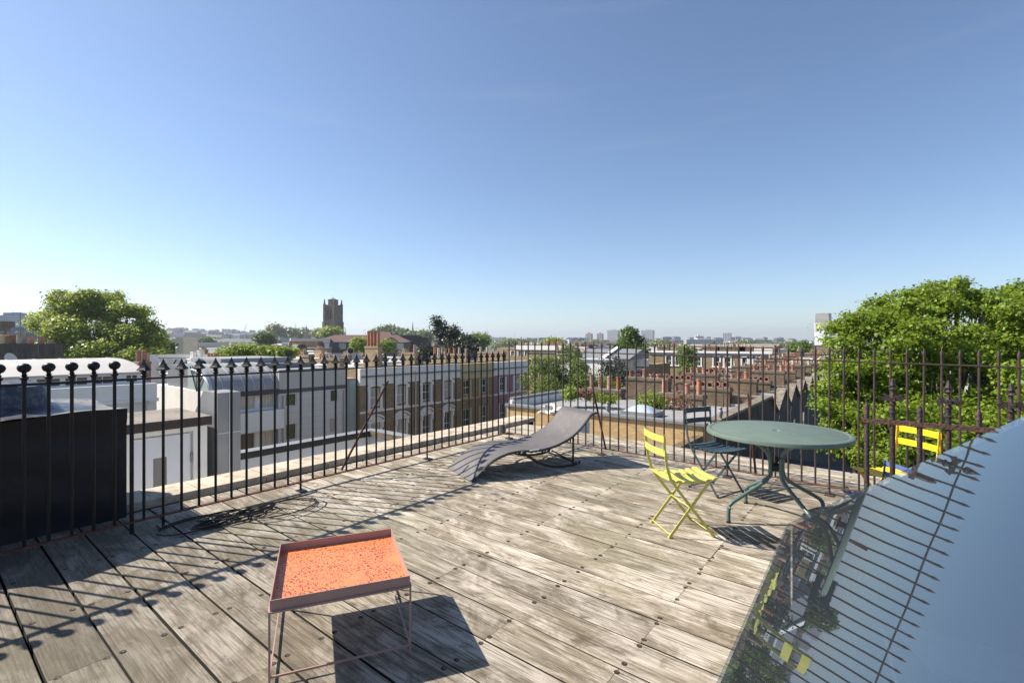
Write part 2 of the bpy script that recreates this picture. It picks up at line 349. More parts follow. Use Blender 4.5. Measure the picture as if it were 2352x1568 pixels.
HOLE = mat('screw_hole', (.03, .02, .014), .9, 0, .3, 30); SCREW = mat('rusty_screw', (.12, .075, .05), .6, .3, .3, 60)
DX0, DX1 = -5.2, 2.6
b = MB(); att = []
W = .2455; joists = [-5.1, -4.3, -3.64, -2.98, -2.32, -1.66, -1.02, -.37, .28, .93, 1.6, 2.3]
def screw(x, y):
    z = dz(x)+.0015; k = 12; R = .014
    P = [(x+R*math.cos(a), y+R*math.sin(a), z) for a in [2*math.pi*i/k for i in range(k)]]
    b.poly(P, 1); att.append(0)
    P = [(x+.003+.0065*math.cos(a), y+.003+.0065*math.sin(a), z+.001) for a in [2*math.pi*i/8 for i in range(8)]]
    b.poly(P, 2); att.append(0)
for n in range(-16, 15):
    y0, y1 = 3.605+n*W, 3.605+(n+1)*W
    if y1 > 7.12: continue
    cuts = [DX0]
    for j in joists[1:-1]:
        if (n*7+int(j*10)) % 5 == 0 or (j == -1.02 and n in (-5, -7, -3, -1, 1, 4)): cuts.append(j)
    cuts.append(DX1)
    for i in range(len(cuts)-1):
        g = random.uniform(.0035, .006) if n > -9 else .0062
        jit = random.uniform(-.002, .002); h = random.uniform(-.0025, .0025)
        x0, x1 = cuts[i]+.0018, cuts[i+1]-.0018; r = random.random(); K = max(2, int((x1-x0)/.5))
        ya, yb = y0+g+jit, y1-g+jit; e = .004
        sec = [(ya, -.035), (ya, -.003), (ya+e, 0), (yb-e, 0), (yb, -.003), (yb, -.035)]
        n0 = len(b.v)
        for k in range(K+1):
            x = x0+(x1-x0)*k/K
            b.v += [(x, yy, dz(x)+zz+h*math.sin(1.7*x+n)) for yy, zz in sec]
        for k in range(K):
            for q in range(5):
                a = n0+k*6+q; b.f.append((a, a+1, a+7, a+6)[::-1]); b.m.append(3 if q in (0, 4) else 0); att.append(r)
        for s_ in (n0, n0+K*6): b.f.append(tuple(s_+q for q in range(6))); b.m.append(0); att.append(r)
    for j in joists[1:-1]:
        for yy in (y0+.036, y1-.036):
            if random.random() < .95: screw(j+random.uniform(-.006, .006), yy+random.uniform(-.006, .006))
deck = b.obj('deck', [DECKM, HOLE, SCREW, mat('grimy_gap_shade', (.022, .018, .012), .95, 0, .4, 3)]); tag(deck, kind='structure')  # board sides coloured dark: grime plus the shade inside the gaps
a = deck.data.attributes.new('rnd', 'FLOAT', 'FACE'); a.data.foreach_set('value', att)
b = MB(); b.box(DX0, DX1, -.4, 7.1, -.30, -.115)
for j in joists: b.box(j-.03, j+.03, -.4, 7.1, -.113, dz(j)-.038)
struct('deck_joists', b, mat('dark_joists', (.03, .025, .02), .95))

# own house below the deck, its set-back parapet coping
o = thing('own_building', 'brown brick building that carries the timber roof deck and its stone coping', 'building', (-3, 3, -13))
b = MB(); b.box(-5.68, 3.2, -6, 7.5, -13, -.33); part('wall', b, OLD, o)
b = MB()
y = -.3
for i in range(12):
    L_ = random.uniform(.55, .85); y1 = min(y+L_, 7.5)
    q = random.uniform(-.003, .003)
    b.box(-5.74, -5.31, y+.004, y1-.004, -.012+q, .06+q); y = y1
    if y >= 7.5: break
part('parapet_coping', b, STONE, o)
b = MB(); b.box(-5.62, -5.36, -.3, 7.5, -.5, -.013); part('parapet', b, mat('gutter_black', (.02, .018, .017), .9), o)

# ------------------------------------------------------------------ railings of the roof terrace
def spear(b, x, y, z):      # cast four-sided spearhead above two collars
    b.lathe((x, y, z), [(.014, .0), (.014, .012), (.022, .018), (.022, .028), (.013, .034), (.021, .041), (.021, .049), (.011, .053)], 10)
    b.lathe((x, y, z), [(.006, .05), (.052, .068), (.036, .085), (.022, .105), (.012, .128), (.0015, .155)], 4, rot=YAW+math.pi/4)
def ball(b, x, y, z):
    b.lathe((x, y, z), [(.015, 0), (.015, .03), (.024, .04), (.024, .05), (.013, .056), (.019, .064), (.012, .07), (.013, .082), (.026, .088), (.034, .1), (.038, .114), (.034, .128), (.024, .14), (.006, .146)], 16)
def lance(b, x, y, z, r=.010):
    b.lathe((x, y, z), [(r, 0), (r, .07), (r*1.35, .088), (r*1.25, .105), (r*.3, .138)], 8)
# left fence
lf = thing('spear_fence', 'black iron railing with spearheads along the stone coping, ball finials at its left end', 'railing', (-4.67, 3, 0))
ZT, ZB = 1.205, .09
b = MB(); b.box(-4.685, -4.655, 1.139, 5.87, ZT-.007, ZT+.007)
d = Vector((0, -1))
E1 = (-4.667+d.x*2.2, 1.139+d.y*2.2)
b.box(-4.688, -4.652, E1[1], 1.138, ZT-.009, ZT+.009); part('top_rail', b, BLACKIRON, lf)
b = MB(); b.box(-4.69, -4.65, 1.139, 5.87, ZB-.006, ZB+.006); b.box(-4.69, -4.65, E1[1], 1.138, ZB-.006, ZB+.006); part('bottom_rail', b, RUST, lf)
posts = {0, 9, 22, 32}
for k in range(-1, 35):
    y = 1.348+.1295*k; b = MB(); z0 = .01 if k in posts else ZB
    b.tube([(-4.67, y, z0), (-4.67, y, ZT+.01)], .0104, 8); 
    if k in posts: b.box(-4.71, -4.60, y-.035, y+.035, .002, .01)
    br = part('bar', b, BLACKIRON, lf, smooth=True)
    b = MB(); spear(b, -4.67, y, ZT); part('finial', b, BLACKIRON, lf, par=br)
b = MB(); b.tube([(-4.667, 1.139, 0), (-4.667, 1.139, ZT)], .014, 8); part('post', b, BLACKIRON, lf)
for k in range(15):
    t = .105+.1225*k; x, y = -4.67+d.x*t, 1.139+d.y*t
    b = MB(); b.tube([(x, y, ZB), (x, y, ZT+.01)], .0112, 8); br = part('bar', b, BLACKIRON, lf, smooth=True)
    b = MB(); ball(b, x, y, ZT); part('finial', b, BLACKIRON, lf, par=br, smooth=True)
b = MB(); b.tube([(-4.70, 3.61, 1.03), (-4.715, 3.0, .10)], .013, 8); part('brace', b, RUST, lf)
# right fence
rf = thing('lance_fence', 'tall rusty iron railing of thin bars with small lance tips, running behind the table', 'railing', (-2, 5.87, 0))
def zr(x): return 1.372-.0165*(x+4.67)
def zb(x): return .09-.0155*(x+4.67)
b = MB(); b.tube([(-4.67, 5.87, zr(-4.67)), (1.5, 5.87, zr(1.5))], .008, 6, rx=.015); part('top_rail', b, RUSTIRON, rf)
b = MB(); b.tube([(-4.67, 5.87, zb(-4.67)), (1.5, 5.87, zb(1.5))], .007, 6, rx=.02); part('bottom_rail', b, RUST, rf)
for k in range(0, 50):
    x = -4.66+.1225*k; b = MB(); post = k in (0, 13, 26, 34, 42)
    b.tube([(x, 5.87, dz(x) if post else zb(x)), (x+random.uniform(-.004, .004), 5.87+random.uniform(-.004, .004), zr(x)*.55), (x, 5.87, zr(x)+.005)], .0098, 8)
    if post: b.box(x-.04, x+.04, 5.82, 5.92, dz(x)+.001, dz(x)+.01)
    br = part('bar', b, RUSTIRON, rf, smooth=True)
    b = MB(); lance(b, x, 5.87, zr(x)+.004); part('finial', b, RUSTIRON, rf, par=br, smooth=True)
for (u0, v0, u1, v1) in ((1360, 884, 1391.5, 1032), (1718, 905, 1736, 1090)):
    b = MB(); b.tube([aty(u0, v0, 5.90), aty(u1, v1, 5.90)], .013, 8); part('brace', b, RUST, rf)
# old church-like railing behind the roof light
og = thing('old_gate_railing', 'short thick rusty railing with cross-shaped finials beside the glass roof light', 'railing', (.5, 4.4, 0))
YR = 4.4
A0 = aty(1986, 965, YR); A1 = aty(2255, 985, YR); ZR = (A0.z+A1.z)/2
b = MB(); b.box(A0.x-.02, A0.x+1.9, YR-.02, YR+.012, ZR-.016, ZR+.016); part('top_rail', b, mat('rail_rust', (.075, .04, .03), .7, 0, .4, 12, .8, 60, col2=(.17, .07, .04), thr=(.5, .65)), og)
b = MB(); b.box(A0.x-.02, A0.x+1.9, YR-.02, YR+.012, .02, .05); part('bottom_rail', b, OLDIRON, og)
sp = (aty(2320, 990, YR).x-aty(1989, 965, YR).x)/5
for k in range(12):
    x = A0.x+.012+sp*k; b = MB()
    if k % 2 == 0:
        b.tube([(x, YR, dz(x)), (x, YR, ZR+.10), (x, YR, ZR+.128)], [.0165, .0165, .007], 10); part('bar', b, OLDIRON, og, smooth=True)
    else:
        b.tube([(x, YR, dz(x)), (x, YR, ZR+.17)], .0165, 10); 
        for zz in (.06, .12): b.lathe((x, YR, ZR+zz), [(.017, 0), (.024, .006), (.024, .014), (.017, .02)], 10)
        br = part('bar', b, OLDIRON, og, smooth=True); b = MB()
        z = ZR+.17
        for s in (-1, 1):
            b.prism([(x+s*.008, YR-.01, z-.02), (x+s*.03, YR-.01, z-.012), (x+s*.05, YR-.01, z-.03), (x+s*.068, YR-.01, z+.002), (x+s*.052, YR-.01, z+.012), (x+s*.05, YR-.01, z+.034), (x+s*.028, YR-.01, z+.02), (x+s*.008, YR-.01, z+.018)], (0, .02, 0))
        b.lathe((x, YR, z-.02), [(.014, 0), (.02, .02), (.012, .045), (.010, .075), (.024, .085), (.012, .10), (.02, .115), (.014, .13), (.002, .165)], 8)
        b.box(x-.022, x+.022, YR-.012, YR+.012, z+.07, z+.088)
        for s in (-1, 1): b.box(x-.012, x+.012, YR+s*.008, YR+s*.062, z-.015, z+.012)
        part('finial', b, OLDIRON, og, par=br)

# ------------------------------------------------------------------ glass roof light
gy0, gy1, gx1 = .3, 3.3, 1.2
def gxl(y): return -.49+(gy1-y)*.0514          # lower edge of the pane, not quite square to the boards
def gz(x, y): return .778+.744*x-.02*(y-gy1)
def glass_mat():
    m = bpy.data.materials.new('roof_light_glass'); m.use_nodes = True; N, L = nodes_of(m)
    for n in list(N):
        if n.type == 'BSDF_PRINCIPLED': N.remove(n)
    gl = N.new('ShaderNodeBsdfGlossy'); gl.inputs['Roughness'].default_value = .0; gl.inputs['Color'].default_value = (.80, .90, 1, 1)
    tr = N.new('ShaderNodeBsdfTransparent'); tr.inputs['Color'].default_value = (.66, .74, .76, 1)
    df = N.new('ShaderNodeBsdfDiffuse'); df.inputs['Color'].default_value = (.28, .33, .38, 1)
    fr = N.new('ShaderNodeFresnel'); fr.inputs['IOR'].default_value = 3.3
    g = N.new('ShaderNodeNewGeometry'); n = N.new('ShaderNodeTexNoise'); n.inputs['Scale'].default_value = 2.2; n.inputs['Detail'].default_value = 0; L.new(g.outputs['Position'], n.inputs['Vector'])
    bp = N.new('ShaderNodeBump'); bp.inputs['Strength'].default_value = .05; bp.inputs['Distance'].default_value = .01; L.new(n.outputs['Fac'], bp.inputs['Height']); L.new(bp.outputs[0], gl.inputs['Normal'])
    sp_ = N.new('ShaderNodeTexNoise'); sp_.inputs['Scale'].default_value = 70; sp_.inputs['Detail'].default_value = 6; sp_.inputs['Roughness'].default_value = .8; L.new(g.outputs['Position'], sp_.inputs['Vector'])
    r = N.new('ShaderNodeMapRange'); r.inputs[1].default_value = .66; r.inputs[2].default_value = .74; r.inputs[3].default_value = .075; r.inputs[4].default_value = .5; L.new(sp_.outputs['Fac'], r.inputs[0])
    m1 = N.new('ShaderNodeMixShader'); L.new(r.outputs[0], m1.inputs[0]); L.new(tr.outputs[0], m1.inputs[1]); L.new(df.outputs[0], m1.inputs[2])
    m2 = N.new('ShaderNodeMixShader'); L.new(fr.outputs[0], m2.inputs[0]); L.new(m1.outputs[0], m2.inputs[1]); L.new(gl.outputs[0], m2.inputs[2])
    L.new(m2.outputs[0], N['Material Output'].inputs['Surface']); return m
sk = thing('glass_roof_light', 'large sloping glass roof light reflecting the sky and the railing, lower right of the deck', 'roof light', (.3, 2.2, -.06))
b = MB(); nx, ny = 30, 40
for i in range(nx+1):
    for j in range(ny+1):
        y = gy0+(gy1-gy0)*j/ny; x = gxl(y)+(gx1-gxl(y))*(i/nx); e = max(0, .07-(x-gxl(y)))
        if j == ny: y -= .5*e
        b.v.append((x, y, gz(x, y)))
for i in range(nx):
    for j in range(ny): a = i*(ny+1)+j; b.f.append((a, a+ny+1, a+ny+2, a+1)); b.m.append(0)
g = part('glass_pane', b, glass_mat(), sk, smooth=True)
UPM = mat('upstand_black', (.018, .018, .02), .45)
b = MB()
for (xa, ya), (xb, yb) in (((gxl(gy0), gy0), (gxl(gy1), gy1-.03)), ((gxl(gy1)+.03, gy1), (gx1, gy1)), ((gx1, gy0), (gx1, gy1)), ((gxl(gy0), gy0), (gx1, gy0))):
    dd = Vector((yb-ya, xa-xb)).normalized()*-.022
    if (xa+xb)/2+dd.x < gxl((ya+yb)/2)+.0 or (ya+yb)/2+dd.y > gy1 or (xa+xb)/2+dd.x > gx1: dd = -dd
    P = [(xa, ya, -.09), (xb, yb, -.09), (xb, yb, gz(xb, yb)-.028), (xa, ya, gz(xa, ya)-.028)]; b.prism(P, (dd.x, dd.y, 0))
part('upstand', b, UPM, sk)
b = MB(); b.poly([(gxl(gy0)+.03, gy0+.03, -.04), (gx1-.03, gy0+.03, -.04), (gx1-.03, gy1-.03, -.04), (gxl(gy1)+.03, gy1-.03, -.04)]); part('inner_floor', b, mat('inner_dark', (.035, .04, .05), .7), sk)
def seen_on(u, v, z): q = atz(u, v, z); return (q.x, q.y, q.z)
b = MB(); P = [seen_on(u, v, .02) for u, v in ((1981, 1351), (2082, 1319), (2352, 1402), (2450, 1432), (2400, 1620), (2253, 1568), (2142, 1538))]
P = [(min(x, gx1-.05), max(y, gy0+.05), z) for x, y, z in P]; b.prism(P, (0, 0, -.02)); part('inner_blind', b, mat('inner_white', (.8, .8, .78), .7), sk)

# ------------------------------------------------------------------ red tray table
TP = mat('dusty_pink_metal', (.37, .235, .205), .5, 0, .1, 6)
def tray_mat():
    m = mat('orange_tray', (.76, .24, .095), .38, 0, .08, 5); N, L = nodes_of(m); b = N['Principled BSDF']
    src = b.inputs['Base Color'].links[0].from_socket
    g = N.new('ShaderNodeNewGeometry'); f = src
    for sc_, th, a0, col in ((26, .30, .46, (.30, .06, .03)), (55, .40, .36, (.15, .03, .018)), (100, .44, .36, (.22, .045, .025))):
        mp = N.new('ShaderNodeMapping'); mp.inputs['Rotation'].default_value = (0, 0, .9); mp.inputs['Scale'].default_value = (1, 1.7, 1); L.new(g.outputs['Position'], mp.inputs[0])
        n = N.new('ShaderNodeTexNoise'); n.inputs['Scale'].default_value = 6; n.inputs['Detail'].default_value = 3; L.new(g.outputs['Position'], n.inputs['Vector'])
        v = N.new('ShaderNodeTexVoronoi'); v.inputs['Scale'].default_value = sc_; L.new(mp.outputs[0], v.inputs['Vector'])
        r = N.new('ShaderNodeMapRange'); r.inputs[1].default_value = th; r.inputs[2].default_value = th-.1; L.new(v.outputs['Distance'], r.inputs[0])
        r2 = N.new('ShaderNodeMapRange'); r2.inputs[1].default_value = a0-.06; r2.inputs[2].default_value = a0+.1; L.new(n.outputs['Fac'], r2.inputs[0])
        sx = N.new('ShaderNodeSeparateColor'); L.new(v.outputs['Color'], sx.inputs[0]); gt = N.new('ShaderNodeMath'); gt.operation = 'GREATER_THAN'; gt.inputs[1].default_value = .35; L.new(sx.outputs[0], gt.inputs[0])
        mu = N.new('ShaderNodeMath'); mu.operation = 'MULTIPLY'; L.new(r.outputs[0], mu.inputs[0]); L.new(r2.outputs[0], mu.inputs[1])
        m3 = N.new('ShaderNodeMath'); m3.operation = 'MULTIPLY'; L.new(mu.outputs[0], m3.inputs[0]); L.new(gt.outputs[0], m3.inputs[1])
        x = N.new('ShaderNodeMix'); x.data_type = 'RGBA'; L.new(m3.outputs[0], x.inputs[0]); L.new(f, x.inputs[6]); x.inputs[7].default_value = list(col)+[1]; f = x.outputs[2]
    L.new(f, b.inputs['Base Color']); return m
TC = (-2.318, 1.469); TA = math.radians(60)
tt = thing('tray_table', 'low square side table, orange speckled tray on a thin dusty pink metal frame', 'side table', (TC[0], TC[1], dz(TC[0])), TA)
hx, hy, H = .312, .328, .375
b = MB(); b.box(-hx+.004, hx-.004, -hy+.004, hy-.004, H-.048, H-.044); part_ = b.obj('tray_bottom', tray_mat(), tt)
b = MB(); t = .004
b.box(-hx, -hx+t, -hy, hy, H-.05, H); b.box(hx-t, hx, -hy, hy, H-.05, H); b.box(-hx+t, hx-t, -hy, -hy+t, H-.05, H); b.box(-hx+t, hx-t, hy-t, hy, H-.05, H)
b.box(-hx+t, hx-t, -hy+t, hy-t, H-.0525, H-.0495); b.obj('tray_rim', TP, tt)
fx, fy, s = hx+.006, hy+.006, .009
for sx in (-1, 1):
    for sy in (-1, 1):
        b = MB(); x, y = sx*(fx-s/2), sy*(fy-s/2); b.box(x-s/2, x+s/2, y-s/2, y+s/2, 0, H-.056); b.obj('leg', TP, tt)
b = MB(); z = H-.056
b.box(-fx, fx, -fy-.003, -fy+s, z, z+.008); b.box(-fx, fx, fy-s, fy+.003, z, z+.008); b.box(-fx-.003, -fx+s, -fy+s, fy-s, z, z+.008); b.box(fx-s, fx+.003, -fy+s, fy-s, z, z+.008); b.obj('top_frame', TP, tt)
for nm, bb in (('stretcher', (-fx+s, fx-s, -fy+.001, -fy+s-.001)), ('stretcher', (-fx+.001, -fx+s-.001, -fy+s, fy-s)), ('stretcher', (fx-s+.001, fx-.001, -fy+s, fy-s)), ('stretcher', (-fx+s, fx-s, fy-s+.001, fy-.001))):
    b = MB(); b.box(*bb, .028, .037); b.obj(nm, TP, tt)

# ------------------------------------------------------------------ sun lounger
A = Vector((-3.565, 3.823)); Lv = Vector((.376, .93)).normalized(); Wv = Vector((-Lv.y, Lv.x))
lg = thing('sun_lounger', 'wavy grey mesh sun lounger on a black frame, standing by the fence corner', 'sun lounger', (A.x, A.y, dz(A.x)), math.atan2(Lv.y, Lv.x))
PR = [(0, .012), (.05, .045), (.107, .095), (.198, .163), (.28, .207), (.363, .238), (.459, .260), (.557, .269), (.66, .268), (.76, .257), (.84, .252), (.94, .253), (1.047, .266), (1.13, .282), (1.211, .306), (1.29, .333), (1.366, .368), (1.43, .41), (1.495, .462), (1.54, .505), (1.583, .548), (1.615, .58), (1.643, .603), (1.68, .62), (1.735, .628)]
def offs(P, d):
    R = []
    for i, p in enumerate(P):
        a = Vector(P[max(0, i-1)]); c = Vector(P[min(len(P)-1, i+1)]); t = (c-a).normalized(); R.append((p[0]-t.y*d, p[1]+t.x*d))
    return R
Wd = .63
b = MB(); top, bot = offs(PR, .006), offs(PR, -.004); ns = len(PR); ww = 8
for side, prf in ((0, top), (1, bot)):
    base = len(b.v)
    for (x, z) in prf:
        for j in range(ww+1): b.v.append((x, Wd*j/ww, z-.006*(1-(2*j/ww-1)**2)))
    for i in range(ns-1):
        for j in range(ww):
            a = base+i*(ww+1)+j; b.f.append((a, a+1, a+ww+2, a+ww+1)); b.m.append(0)
def mesh_fabric():
    m = mat('lounger_mesh', (.125, .115, .115), .6, 0, .10, 3, .25, 260, spec=.35, col2=(.17, .16, .155), thr=(.52, .68)); return m
b.obj('sling', mesh_fabric(), lg, smooth=True)
for y in (-.006, Wd+.006):
    b = MB(); b.tube([(x, y, z) for x, z in offs(PR, -.008)], .016, 8, rx=.013, up=(0, 1, 0)); 
    b.obj('side_rail', BLACK, lg, smooth=True)
b = MB(); b.tube([(.02, 0, .015), (.02, Wd, .015)], .009, 8); b.tube([(1.715, 0, .612), (1.715, Wd, .612)], .009, 8); b.tube([(.78, 0, .235), (.78, Wd, .235)], .012, 8); b.tube([(1.03, 0, .235), (1.03, Wd, .235)], .012, 8); b.obj('cross_bar', BLACK, lg)
for y in (-.022, Wd+.022):
    b = MB(); b.tube([(.64, y, .262), (.72, y, .20), (.83, y, .125), (.95, y, .07), (1.08, y, .035), (1.22, y, .022), (1.36, y, .025), (1.47, y, .045)], .012, 8, rx=.016, up=(0, 1, 0)); b.obj('rocker', BLACK, lg, smooth=True)
    b = MB(); b.tube([(1.355, y, .02), (1.36, y, .36)], .013, 8); b.obj('leg', BLACK, lg)
b = MB(); b.tube([(1.42, -.02, .04), (1.42, Wd+.02, .04)], .011, 8); b.tube([(1.06, 0, .225), (1.36, -.02, .06)], .009, 8); b.tube([(1.06, Wd, .225), (1.36, Wd+.02, .06)], .009, 8); b.obj('stretcher', BLACK, lg)
b = MB()
for x, y, z in [(.0, -.022, .012), (.15, -.022, .115), (.57, -.022, .255), (.62, -.035, .265), (.70, -.022, .25), (.85, -.022, .24), (.97, -.022, .24), (1.36, -.037, .30), (1.36, -.037, .06), (1.41, -.042, .045), (1.46, -.042, .045)]:
    b.box(x-.005, x+.005, y-.004, y+.002, z-.005, z+.005)
b.obj('bolt', mat('bolt_steel', (.6, .6, .6), .3, .7), lg)
b = MB(); b.box(.74, .86, -.03, -.02, .257, .268); b.obj('care_label', mat('pale_label', (.5, .6, .5), .6), lg)

# ------------------------------------------------------------------ folding chairs
def bistro(name, label, colour, loc, rz, group, sx=.185, hw=.185, H=.82, m2=None):
    m = colour; m2 = m2 or m
    t = thing(name, label, 'chair', (loc[0], loc[1], dz(loc[0])), rz, group)
    bw = .006
    for y in (-hw-.012, hw+.012):     # long members: top of the back down to the front feet
        b = MB(); b.tube([(-.235, y, H), (-.225, y, .70), (-.205, y, .56), (-.175, y, .47), (-.12, y, .385), (sx, y, .0)], .005, 4, rx=.011, up=(0, 1, 0)); 
        b = MB(); P = [(-.235, H), (-.228, .70), (-.207, .56), (-.18, .475), (-.12, .385), (sx, .0)]
        for i in range(len(P)-1):
            (x0, z0), (x1, z1) = P[i], P[i+1]; dd = Vector((x1-x0, z1-z0)).normalized(); nx, nz = -dd.y*.011, dd.x*.011
            b.prism([(x0-nx, y-.003, z0-nz), (x1-nx, y-.003, z1-nz), (x1+nx, y-.003, z1+nz), (x0+nx, y-.003, z0+nz)], (0, .006, 0))
        b.obj('back_leg', m, t)
    for y in (-hw+.004, hw-.004):     # short members: seat front down to the rear feet
        b = MB(); (x0, z0), (x1, z1) = (.155, .43), (-sx, 0); dd = Vector((x1-x0, z1-z0)).normalized(); nx, nz = -dd.y*.011, dd.x*.011
        b.prism([(x0-nx, y-.003, z0-nz), (x1-nx, y-.003, z1-nz), (x1+nx, y-.003, z1+nz), (x0+nx, y-.003, z0+nz)], (0, .006, 0)); b.obj('front_leg', m, t)
    b = MB()
    for x, z, w_ in ((-sx+.012, .025, hw), (sx-.012, .025, hw+.012), (-.008, .235, hw)): b.tube([(x, -w_, z), (x, w_, z)], .0045, 6)
    b.obj('stretcher', m, t)
    b = MB()
    for y in (-hw-.012, hw+.012): b.lathe((sx, y, 0), [(.010, 0), (.012, .012), (.008, .022)], 8)
    for y in (-hw, hw): b.lathe((-sx, y, 0), [(.010, 0), (.012, .012), (.008, .022)], 8)
    b.obj('foot_cap', m2, t)
    b = MB()                          # seat: side rails plus seven dished slats
    def sz(x): return .445+.022*((x-.02)/.2)**2
    for y in (-hw+.02, hw-.02):
        P = [(-.175+.05*i, sz(-.175+.05*i)-.014) for i in range(9)]
        for i in range(8): b.prism([(P[i][0], y-.003, P[i][1]-.012), (P[i+1][0], y-.003, P[i+1][1]-.012), (P[i+1][0], y-.003, P[i+1][1]), (P[i][0], y-.003, P[i][1])], (0, .006, 0))
    for i in range(7):
        x = -.165+.062*i; nn = 8
        for j in range(nn):
            y0, y1 = -hw-.008+(2*hw+.016)*j/nn, -hw-.008+(2*hw+.016)*(j+1)/nn
            c_ = lambda y: -.010*(1-(y/(hw+.008))**2)
            X0, X1 = x-.024, x+.024
            q = [(X0, y0, sz(X0)+c_(y0)-.004), (X0+.012, y0, sz(x)+c_(y0)+.002), (X1-.012, y0, sz(x)+c_(y0)+.002), (X1, y0, sz(X1)+c_(y0)-.004)]
            q2 = [(a_[0], y1, a_[2]+c_(y1)-c_(y0)) for a_ in q]
            for s_ in range(3): b.quad(q[s_], q[s_+1], q2[s_+1], q2[s_])
            lo = [(a_[0], a_[1], a_[2]-.007) for a_ in (q[0], q[3])]; lo2 = [(a_[0], a_[1], a_[2]-.007) for a_ in (q2[0], q2[3])]
            b.quad(lo[0], lo[1], lo2[1], lo2[0]); b.quad(q[0], lo[0], lo2[0], q2[0]); b.quad(q[3], lo[1], lo2[1], q2[3])
            if j in (0, nn-1):
                E_ = q if j == 0 else q2; Lo = lo if j == 0 else lo2; b.poly([E_[0], E_[1], E_[2], E_[3], Lo[1], Lo[0]])
    b.obj('seat', m, t, smooth=False)
    for zc, xo in ((H-.035, -.238), (H-.145, -.228)):
        b = MB(); nn = 10; hh = .026
        for j in range(nn):
            y0, y1 = -hw-.025+(2*hw+.05)*j/nn, -hw-.025+(2*hw+.05)*(j+1)/nn
            f = lambda y: xo-.004-.028*(1-(y/(hw+.025))**2)
            P = [(f(y0), y0), (f(y1), y1)]
            for xx in (0, .006): b.quad((P[0][0]+xx, y0, zc-hh), (P[1][0]+xx, y1, zc-hh), (P[1][0]+xx, y1, zc+hh), (P[0][0]+xx, y0, zc+hh))
            for zz in (-hh, hh): b.quad((P[0][0], y0, zc+zz), (P[1][0], y1, zc+zz), (P[1][0]+.006, y1, zc+zz), (P[0][0]+.006, y0, zc+zz))
        for yy in (-hw-.025, hw+.025): b.quad((f(yy), yy, zc-hh), (f(yy)+.006, yy, zc-hh), (f(yy)+.006, yy, zc+hh), (f(yy), yy, zc+hh))
        so = b.obj('back_slat', m, t)
        b = MB()
        for y in (-hw-.012, hw+.012): b.lathe((xo+.014, y, zc), [(.006, 0), (.004, .003)], 8, M=Matrix.Rotation(math.pi/2, 3, 'Y'))
        b.obj('rivet', mat('rivet_steel', (.5, .5, .45), .3, .6), so)
    return t
LIME = mat('lime_paint', (.56, .52, .115), .45, 0, .08, 5, .1, 60, col2=(.40, .36, .10), thr=(.62, .74)); STORM = mat('dark_slate_green_paint', (.035, .062, .072), .38, 0, .12, 5)
GOLD = mat('golden_yellow_paint', (.82, .55, .02), .45, 0, .08, 5, col2=(.55, .36, .05), thr=(.6, .72)); BLUEP = mat('blue_paint', (.09, .15, .36), .4, 0, .1, 5); RUB = mat('black_rubber', (.012, .012, .012), .7)
GRP = 'folding slatted garden chairs'
bistro('folding_chair', 'lime yellow folding slatted chair nearest the camera, left of the green table', LIME, (-1.365, 4.005), math.radians(46), GRP, sx=.185, hw=.165)
bistro('folding_chair', 'dark slate green folding slatted chair behind the lime one, facing the table', STORM, (-1.44, 5.27), math.radians(-26), GRP, sx=.19, hw=.17, m2=RUB, H=.84)
bistro('folding_chair', 'golden yellow folding slatted chair behind the cross-tipped railing', GOLD, (.01, 5.25), math.radians(224), GRP, sx=.19, hw=.18, H=.83)
bistro('folding_chair', 'blue folding slatted chair, low beside the roof light and in front of the golden one', BLUEP, (-.10, 4.80), math.radians(214), GRP, sx=.19, hw=.19, H=.80).scale = (.74, .74, .74)

# ------------------------------------------------------------------ round garden table
GT = mat('sage_green_paint', (.125, .168, .140), .55, 0, .1, 6, .12, 120, spec=.35, col2=(.17, .2, .175), thr=(.58, .72)); GT2 = mat('sage_green_tube', (.10, .15, .14), .35, 0, .1, 5, .1, 80)
tx, ty = -.785, 4.73
tb = thing('round_garden_table', 'round sage green metal garden table with a parasol hole and four bent tube legs', 'table', (tx, ty, dz(tx)))
HT = .785; R = .565
b = MB(); seg = 72
prof = [(.024, HT-.006), (.030, HT+.001), (.036, HT), (R-.05, HT), (R-.043, HT-.0035), (R-.036, HT), (R-.012, HT-.001), (R-.003, HT-.006), (R, HT-.014), (R, HT-.036), (R-.006, HT-.040), (R-.010, HT-.036), (R-.012, HT-.012), (.024, HT-.012)]
n = 0
for r_, z in prof:
    for i in range(seg): a_ = 2*math.pi*i/seg; b.v.append((r_*math.cos(a_), r_*math.sin(a_), z))
for j in range(len(prof)):
    k2 = (j+1) % len(prof)
    for i in range(seg): k = (i+1) % seg; b.f.append((j*seg+i, j*seg+k, k2*seg+k, k2*seg+i)); b.m.append(0)
b.obj('tabletop', GT, tb, smooth=True)
b = MB(); b.lathe((0, 0, HT-.09), [(.0235, 0), (.0235, .083)], 16); b.box(-.05, .05, -.01, .01, HT-.1, HT-.085); b.obj('parasol_socket', mat('dark_socket', (.01, .01, .01), .8), tb)
